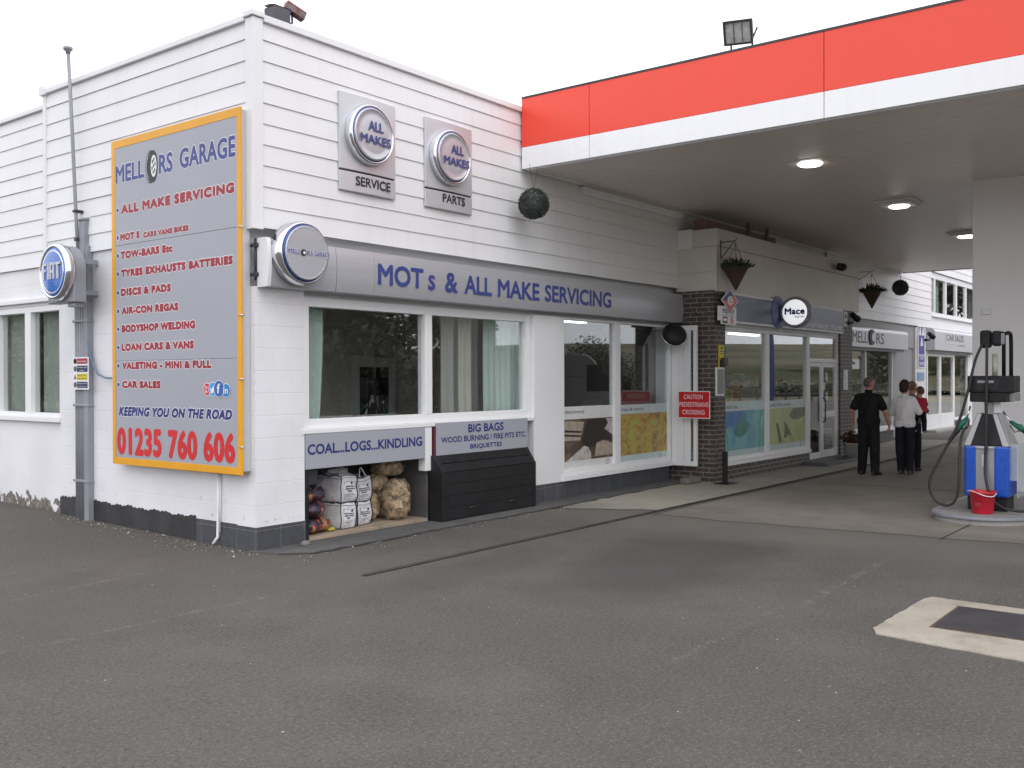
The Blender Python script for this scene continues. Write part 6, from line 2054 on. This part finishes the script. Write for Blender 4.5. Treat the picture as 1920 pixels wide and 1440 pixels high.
def person(loc, lab, H, rotz, pose, cloth, hair_c, hairstyle, skinc=(196, 140, 116), build=1.0, group=None):
    """pose: dict of joints for a 1.75 m figure that faces local +Y"""
    t = thing('person', lab, 'person', loc, group, rotz)
    s = H / 1.75
    V = lambda *a: Vector(a) * s
    J = dict(pose)
    j = lambda k: Vector(J[k]) * s
    skin = paint('skin_tone', srgb(*skinc), .55, var=.05, vs=12)
    turn = Matrix.Rotation(J.get('turn', 0), 3, 'Z')
    hc = j('head')
    hz = s * J.get('headscale', 1)
    hp = lambda x, y, z: hc + turn @ (Vector((x, y, z)) * hz)
    b = build
    # ---- body: one continuous skin
    mb = MB()
    s0 = s; s = s * J.get('headscale', 1)
    mb.ell(hp(0, .0, .015), (.073 * s, .092 * s, .105 * s), 20, 14, turn)
    mb.ell(hp(0, .028, -.05), (.055 * s, .065 * s, .065 * s), 16, 10, turn)
    mb.limb(hp(0, .088, .012), .011 * s, hp(0, .106, -.018), .015 * s, 8)                      # nose
    for sx in (-1, 1):
        mb.ell(hp(.074 * sx, -.005, .0), (.012 * s, .024 * s, .034 * s), 10, 8, turn)             # ears
        mb.ell(hp(.031 * sx, .083, .018), (.016 * s, .010 * s, .010 * s), 8, 6, turn)
        mb.ell(hp(.031 * sx, .084, .042), (.022 * s, .010 * s, .008 * s), 8, 6, turn)            # brow
    mb.ell(hp(0, .088, -.055), (.024 * s, .010 * s, .009 * s), 8, 6, turn)                        # lips
    mb.ell(hp(0, .078, -.095), (.024 * s, .018 * s, .018 * s), 8, 6, turn)                        # chin
    s = s0
    mb.limb(j('neck'), .056 * s * b, hp(0, -.01, -.06), .052 * s, 12)
    mb.ell(j('chest'), (.148 * s * b, .105 * s * b, .17 * s), 20, 12); mb.ell((j('chest') + j('waist')) * .5, (.14 * s * b, .10 * s * b, .16 * s), 20, 12); mb.ell(j('waist'), (.135 * s * b, .095 * s * b, .14 * s), 18, 10); mb.ell(j('hip'), (.155 * s * b, .105 * s * b, .12 * s), 18, 10)
    mb.limb(j('chest') + V(0, 0, .12), .075 * s, j('neck'), .05 * s)
    for q in ('L', 'R'):
        mb.limb(j('neck') - V(0, 0, .05), .045 * s, j('sh' + q), .048 * s * b)
        mb.limb(j('sh' + q), .052 * s * b, j('el' + q), .039 * s * b); mb.limb(j('el' + q), .039 * s * b, j('wr' + q), .026 * s * b)
        mb.limb(j('th' + q), .082 * s * b, j('kn' + q), .054 * s * b); mb.limb(j('kn' + q), .054 * s * b, j('an' + q), .036 * s)
        mb.limb(j('an' + q), .036 * s, j('an' + q) + V(0, .12, -.045), .03 * s)
        d = J.get('hd' + q, (0, .1, -1))
        hand(mb, j('wr' + q), d, J.get('hn' + q, (1 if q == 'L' else -1, 0, 0)), J.get('ht' + q, 1 if q == 'L' else -1))
    body = blend(mb.build('body', skin, t, local=True), .0075 if H > 1 else .006, 3)
    # eyes
    mb = MB()
    for sx in (-1, 1): mb.ell(hp(.031 * sx, .089, .018), (.009 * hz, .006 * hz, .007 * hz), 8, 6, turn)
    mb.build('eyes', M['text_black'], t, local=True)
    # ---- clothes follow the body
    tc, sc, jc = cloth['top'], cloth['trousers'], cloth['shoes']
    mb = MB()
    g = cloth.get('ease', .018) * s
    mb.ell(j('chest'), (.150 * s * b + g, .108 * s * b + g, .175 * s), 22, 14); mb.ell((j('chest') + j('waist')) * .5, (.150 * s * b + g, .106 * s * b + g, .19 * s), 22, 14); mb.ell(j('waist'), (.146 * s * b + g, .104 * s * b + g, .20 * s), 20, 12)
    hem = J.get('hem', .90) * s
    mb.limb(Vector((-.075 * s * b, 0, hem + .09 * s)), .105 * s * b + g * .5, Vector((.075 * s * b, 0, hem + .09 * s)), .105 * s * b + g * .5)
    mb.limb(j('chest') + V(0, 0, .11), .085 * s, j('neck') - V(0, 0, .015), .058 * s)
    for q in ('L', 'R'):
        mb.limb(j('neck') - V(0, 0, .065), .052 * s, j('sh' + q), .052 * s * b + g * .3)
        k = cloth.get('sleeve', .75)
        if k <= 1:
            e = j('sh' + q).lerp(j('el' + q), k); mb.limb(j('sh' + q), .055 * s * b + g * .2, e, .050 * s * b + g * .6)
        else:
            mb.limb(j('sh' + q), .055 * s * b + g * .2, j('el' + q), .046 * s * b + g * .4); e = j('el' + q).lerp(j('wr' + q), k - 1); mb.limb(j('el' + q), .050 * s * b + g * .4, e, .036 * s * b + g * .3)
    blend(mb.build('top', tc, t, local=True), .009 if H > 1 else .007, 9)
    if cloth.get('collar'):
        mb = MB(); mb.lathe(j('neck') - V(0, .0, .022), (0, .12, 1), [(.066 * s, 0), (.068 * s, .02 * s), (.062 * s, .042 * s), (.058 * s, .03 * s)], 20); mb.build('collar', tc, t, local=True)
    mb = MB()
    g2 = cloth.get('leg_ease', .022) * s
    mb.ell(j('hip'), (.160 * s * b + g2 * .5, .112 * s * b + g2 * .4, .14 * s), 20, 12)
    for q in ('L', 'R'):
        mb.limb(j('th' + q), .090 * s * b + g2 * .4, j('kn' + q), .060 * s * b + g2); mb.limb(j('kn' + q), .060 * s * b + g2, j('an' + q) + V(0, 0, -.01), .046 * s * b + g2 * .9)
    blend(mb.build('trousers', sc, t, local=True), .009 if H > 1 else .007, 5)
    for q in ('L', 'R'):
        a = j('an' + q); toe = Vector(J.get('toe' + q, (0, 1, 0))).normalized() * s
        mb = MB()
        base = a.z - .082 * s
        side = Vector((-toe.y, toe.x, 0))
        mb.limb(Vector((a.x, a.y, base + .045 * s)) - toe * .045, .042 * s, Vector((a.x, a.y, base + .035 * s)) + toe * .13, .034 * s)
        mb.limb(Vector((a.x, a.y, base + .06 * s)), .044 * s, Vector((a.x, a.y, base + .04 * s)) + toe * .08, .042 * s)
        mb.limb(Vector((a.x, a.y, base + .02 * s)) - toe * .055, .03 * s, Vector((a.x, a.y, base + .018 * s)) + toe * .145, .028 * s)
        o = blend(mb.build('shoe', jc, t, local=True), .008, 3)
        for v in o.data.vertices:
            if v.co.z < base: v.co.z = base
    # ---- hair
    mb = MB()
    rnd = random.Random(int(H * 1000))
    s = hz
    if hairstyle == 'short':
        mb.ell(hp(0, -.012, .022), (.077 * s, .090 * s, .106 * s), 20, 14, turn); cut = lambda p: p.z > .03 or (p.y < -.03 and p.z > -.055)
    elif hairstyle == 'bob':
        mb.ell(hp(0, -.015, .022), (.088 * s, .104 * s, .117 * s), 20, 14, turn); mb.ell(hp(0, -.045, -.045), (.078 * s, .066 * s, .075 * s), 16, 10, turn); cut = lambda p: p.z > .045 or p.y < .02
    else:
        mb.ell(hp(0, -.008, .02), (.080 * s, .097 * s, .110 * s), 20, 14, turn); cut = lambda p: p.z > .04 or (p.y < -.02 and p.z > -.04)
    s = s0
    hm = paint('hair', srgb(*hair_c), .6, var=.35, vs=30, bump=.5, bs=120)
    o = blend(mb.build('hair', hm, t, local=True), .007, 1)
    bm = bmesh.new(); bm.from_mesh(o.data)
    inv = turn.inverted()
    for v in list(bm.verts):
        p = inv @ ((v.co - hc) / hz)
        if not cut(p): bm.verts.remove(v)
        else: v.co += Vector((rnd.gauss(0, 1), rnd.gauss(0, 1), rnd.gauss(0, 1))) * .0022 * s
    bm.to_mesh(o.data); bm.free()
    sol = o.modifiers.new('solidify', 'SOLIDIFY'); sol.thickness = .006; sol.offset = -1
    return t


def cloth_mat(name, col, var=.12):
    t = NT(name)
    c = t.co(); n = t.noise(t.mapping(c, (1, 1, .5)), 9, 4, .6, .6); f = t.noise(c, 160, 2)
    lo = tuple(x * (1 - var) for x in col); hi = tuple(x * (1 + var) for x in col)
    return t.done(t.mix(t.ramp(n, .3, .7), lo, hi), .85, 0, t.bump(t.math('ADD', n, t.math('MULTIPLY', f, .1)), .5, .02), .25)


black_cloth = cloth_mat('black_cloth', (.012, .011, .013), .3)
navy_cloth = cloth_mat('very_dark_navy_cloth', (.013, .013, .020), .3)
white_cloth = cloth_mat('off_white_cloth', (.80, .79, .785))
red_cloth = cloth_mat('red_cloth', (.42, .03, .06))
grey_cloth = cloth_mat('grey_cloth', (.16, .16, .17))
black_shoe = paint('black_shoe_leather', (.02, .018, .018), .5)
white_shoe = paint('white_trainer', (.55, .55, .56), .5)
trainer = paint('dark_trainer', (.06, .055, .055), .5)

STAND = dict(head=(0, .02, 1.635), neck=(0, -.01, 1.505), chest=(0, 0, 1.31), waist=(0, 0, 1.10), hip=(0, 0, .95),
             shL=(-.170, -.01, 1.405), shR=(.170, -.01, 1.405), elL=(-.245, -.04, 1.15), elR=(.245, -.04, 1.15), wrL=(-.27, .04, .90), wrR=(.27, .04, .90),
             thL=(-.085, 0, .90), thR=(.085, 0, .90), knL=(-.10, .02, .50), knR=(.10, .02, .50), anL=(-.11, -.01, .082), anR=(.11, -.01, .082))
man = dict(STAND); man.update(turn=R_(-38), shL=(-.180, -.01, 1.40), shR=(.180, -.01, 1.39), elL=(-.275, -.05, 1.15), elR=(.295, -.03, 1.14), wrL=(-.285, .05, .90), wrR=(.345, .05, .88), anL=(-.12, .0, .082), anR=(.125, -.05, .082), toeR=(.45, .9, 0), hem=.88)
person((11.4, -2.30, 0), 'man in black polo shirt and trousers seen from behind, arms at his sides', 1.715, R_(-86), man, dict(top=black_cloth, trousers=black_cloth, shoes=black_shoe, ease=.03, leg_ease=.03, sleeve=.72, collar=True), (96, 84, 76), 'short', (178, 128, 106), 1.08)
wom = dict(STAND); wom.update(turn=R_(-22), shL=(-.150, -.01, 1.395), shR=(.150, -.01, 1.395), elL=(-.245, .0, 1.15), elR=(.24, .06, 1.17), wrL=(-.06, .20, 1.10), wrR=(.22, .27, 1.14), hdL=(1, .4, .1), hdR=(.2, 1, .1), hnL=(0, -.3, 1), hnR=(-1, 0, .2), htL=1, htR=1, thL=(-.08, 0, .9), thR=(.08, 0, .9), anL=(-.075, .02, .082), anR=(.10, -.01, .082), hem=.87)
person((11.8, -2.80, 0), 'woman with dark hair in a loose white top and dark trousers, seen from behind', 1.66, R_(-88), wom, dict(top=white_cloth, trousers=navy_cloth, shoes=trainer, ease=.04, leg_ease=.015, sleeve=1.25), (46, 28, 26), 'bob', (186, 134, 112), 1.0)
far_p = dict(STAND); far_p.update(turn=R_(-15), elL=(-.2, .12, 1.16), elR=(.22, .14, 1.17), wrL=(-.02, .3, 1.2), wrR=(.1, .32, 1.2), hdL=(1, .3, 0), hdR=(-.6, .8, 0), hnL=(0, 0, 1), hnR=(0, 0, 1))
person((12.6, -2.70, 0), 'person with short fair hair mostly hidden beyond the woman in white', 1.64, R_(-95), far_p, dict(top=grey_cloth, trousers=navy_cloth, shoes=black_shoe, ease=.02, leg_ease=.015, sleeve=1.8), (120, 96, 78), 'short', (182, 128, 106), .95)
# small child held on the right arm of the person in white, legs hanging down
kid = dict(STAND); kid.update(headscale=1.75, head=(0, .04, 1.70), turn=R_(28), elL=(-.32, .14, 1.30), elR=(.22, .18, 1.22), wrL=(-.40, .36, 1.34), wrR=(.10, .36, 1.24), hdL=(-.2, 1, 0), hdR=(-.4, 1, 0), hnL=(0, 0, -1), hnR=(0, 0, -1), knL=(-.15, .20, .62), knR=(.15, .16, .60), anL=(-.14, .14, .28), anR=(.15, .08, .24), hem=.93)
person((11.95, -3.02, .66), 'small child in a red top carried beside the woman in white', .82, R_(-70), kid, dict(top=red_cloth, trousers=navy_cloth, shoes=white_shoe, ease=.05, leg_ease=.03, sleeve=1.8), (92, 62, 48), 'kid', (200, 148, 124), 1.22)

# ================================================================== WHAT STANDS BEHIND THE CAMERA AND SHOWS IN THE GLASS
def tree(loc, H, R0, lab, seed, sparse=1.0):
    t = thing('broad_tree', lab, 'tree', loc, 'trees along the field edge')
    rnd = random.Random(seed)
    mb = MB()
    mb.tube([(0, 0, 0), (.05, .02, H * .2), (.0, .05, H * .45), (.1, 0, H * .7)], [H * .03, H * .024, H * .017, H * .007], 8)
    clumps = []
    for i in range(22):
        w = rnd.uniform(0, 6.283); zz = rnd.uniform(.12, .92); q = R0 * math.sqrt(max(.05, 1 - ((zz - .5) / .5) ** 2)) * rnd.uniform(.45, .95)
        c = Vector((q * math.cos(w), q * math.sin(w), zz * H))
        mb.tube([(0, .03, H * zz * .6), c * .6 + Vector((0, 0, zz * H * .36)), c], [H * .010, H * .006, H * .002], 5)
        clumps.append((c, R0 * rnd.uniform(.28, .48)))
    mb.build('trunk', paint('tree_bark', (.06, .05, .04), .85, var=.3), t, local=True)
    mb = MB()
    for c, r in clumps:
        for i in range(int(520 * sparse)):
            d = Vector((rnd.gauss(0, 1), rnd.gauss(0, 1), rnd.gauss(0, .8))).normalized()
            p = c + d * r * rnd.uniform(.4, 1.08)
            e = Vector((rnd.gauss(0, 1), rnd.gauss(0, 1), rnd.gauss(0, 1))).normalized()
            mb.leaf(p, e, e.orthogonal(), .30 * max(1, H / 7), .18 * max(1, H / 7))
    mb.build('crown', M['tree_leaf'], t, local=True, recalc=False)
    return t


M['tree_leaf'] = paint('tree_leaf', (.11, .115, .078), .7, var=.4, vs=2)
tree((21.5, -24, -.1), 6.2, 3.0, 'broad dark tree left of the group seen reflected in the bay window', 1)
tree((26.0, -25, -.1), 6.6, 3.2, 'tallest broad tree of the group reflected in the bay window', 2)
tree((31.5, -25, -.1), 5.6, 2.6, 'smaller broad tree right of the group reflected in the bay window', 3)
tree((-21, 44, .1), 7.0, 3.2, 'broad tree left of the pair beyond the wing, reflected in its window', 6)
tree((-16, 36, .1), 6.4, 3.0, 'broad tree right of the pair beyond the wing, reflected in its window', 7)
tree((-26, 54, .1), 7.5, 3.8, 'farthest tree beyond the wing, reflected in its window', 8)
tree((70, -42, 0), 4.5, 4.0, 'rounded bushy tree far off in the field reflected in the shop window', 4)
tree((112, -25, 0), 15, 6.0, 'tall near tree of the two beyond the yard, reflected in the upstairs panes', 9, 1.6)
tree((134, -29, 0), 16, 6.5, 'tall farther tree of the two beyond the yard, reflected in the upstairs panes', 10, 1.6)
tree((96, -48, 0), 4.0, 3.4, 'small far tree in the field reflected at the right shop pane', 5)
hd = MB()
rnd = random.Random(5)
for i in range(9000):
    x = rnd.uniform(26, 130); y = -30 - (x - 26) * .05 + rnd.gauss(0, .5); z = abs(rnd.gauss(0, .5)) + .1 * math.sin(x)
    e = Vector((rnd.gauss(0, 1), rnd.gauss(0, 1), rnd.gauss(0, 1))).normalized()
    hd.leaf((x, y, max(0, z)), e, e.orthogonal(), .34, .2)
setp(hd.build('hedgerow', M['tree_leaf'], recalc=False), kind='stuff')
fnc = thing('rail_fence', 'low dark rail fence at the edge of the field across the road', 'fence', (60, -20, 0))
mb = MB()
for i in range(30): mb.box(30 + 2.4 * i, -20.05, -.1, 30.1 + 2.4 * i, -19.95, 1.15)
mb.build('post', M['dark_metal'], fnc)
mb = MB()
for z in (.55, 1.05): mb.box(30, -20.03, z, 100, -19.97, z + .09)
mb.build('rail', M['dark_metal'], fnc)

# white van parked outside the frame to the right
van = thing('parked_van', 'white panel van parked by the pumps, seen only as a reflection', 'van', (15.5, -7.6, 0))
prof = [(-2.6, .35), (2.45, .35), (2.5, .9), (2.35, 1.12), (1.75, 1.28), (1.05, 2.18), (.7, 2.36), (-2.35, 2.42), (-2.58, 2.25), (-2.65, 1.0)]
mb = MB()
n = len(prof)
secs = [(-.95, .97), (-.86, 1.0), (.86, 1.0), (.95, .97)]
mb.prism([(x, -.95, z) for x, z in prof], (0, 1.9, 0)); mb.build('body', paint('white_van_paint', (.70, .71, .72), .25, var=.03, coat=.5), van, local=True, bevel=.09)
mb = MB(); mb.prism([(1.15, .951, 1.35), (1.68, .951, 1.35), (1.08, .951, 2.08), (.55, .951, 2.08), (.55, .951, 1.35)], (0, .006, 0)); mb.build('window', M['black'], van, local=True)
mb = MB(); mb.box(-2.2, .951, .95, .3, .957, .97); mb.box(-2.2, .951, 1.75, .3, .957, 1.765); mb.build('trim', M['dark_metal'], van, local=True)
for x in (-1.7, 1.6):
    for y in (-.85, .85):
        mb = MB(); mb.lathe((x, y - .11, .34), (0, 1, 0), [(.22, 0), (.34, .02), (.34, .2), (.22, .22)], 28); w_ = mb.build('wheel', M['black_rubber'], van, local=True)
        mb = MB(); mb.lathe((x, y + (.112 if y > 0 else -.112), .34), (0, 1 if y > 0 else -1, 0), [(.21, 0), (.18, .012), (0, .02)], 20); mb.build('rim', M['grey_metal'], w_, local=True)
mb = MB(); mb.box(2.40, -.9, .38, 2.58, .9, .62); mb.build('bumper', M['dark_metal'], van, local=True, bevel=.03)

# tall blue feather flag standing to the right of the picture
fl_ = thing('feather_flag', 'tall plain blue feather flag standing by the yard entrance', 'flag', (23.3, -6.0, .1))
mb = MB(); mb.tube(spline([(0, 0, 0), (.02, 0, 1.5), (.06, 0, 2.6), (.25, 0, 3.1), (.55, 0, 3.2)], 6), .018, 8); mb.lathe((0, 0, -.08), (0, 0, 1), [(.3, 0), (.3, .05), (.05, .08)], 20); mb.build('pole', M['text_white'], fl_, local=True)
mb = MB(); pts = [(.03, .5), (.05, 1.5), (.09, 2.6), (.27, 3.05), (.55, 3.17), (.66, 2.8), (.68, 1.2), (.6, .6)]
mb.prism([(x, -.004, z) for x, z in pts], (0, .008, 0)); mb.build('flag_cloth', paint('flag_blue', (.05, .08, .24), .6, var=.15), fl_, local=True)

# ================================================================== all the lettering
flush_words()
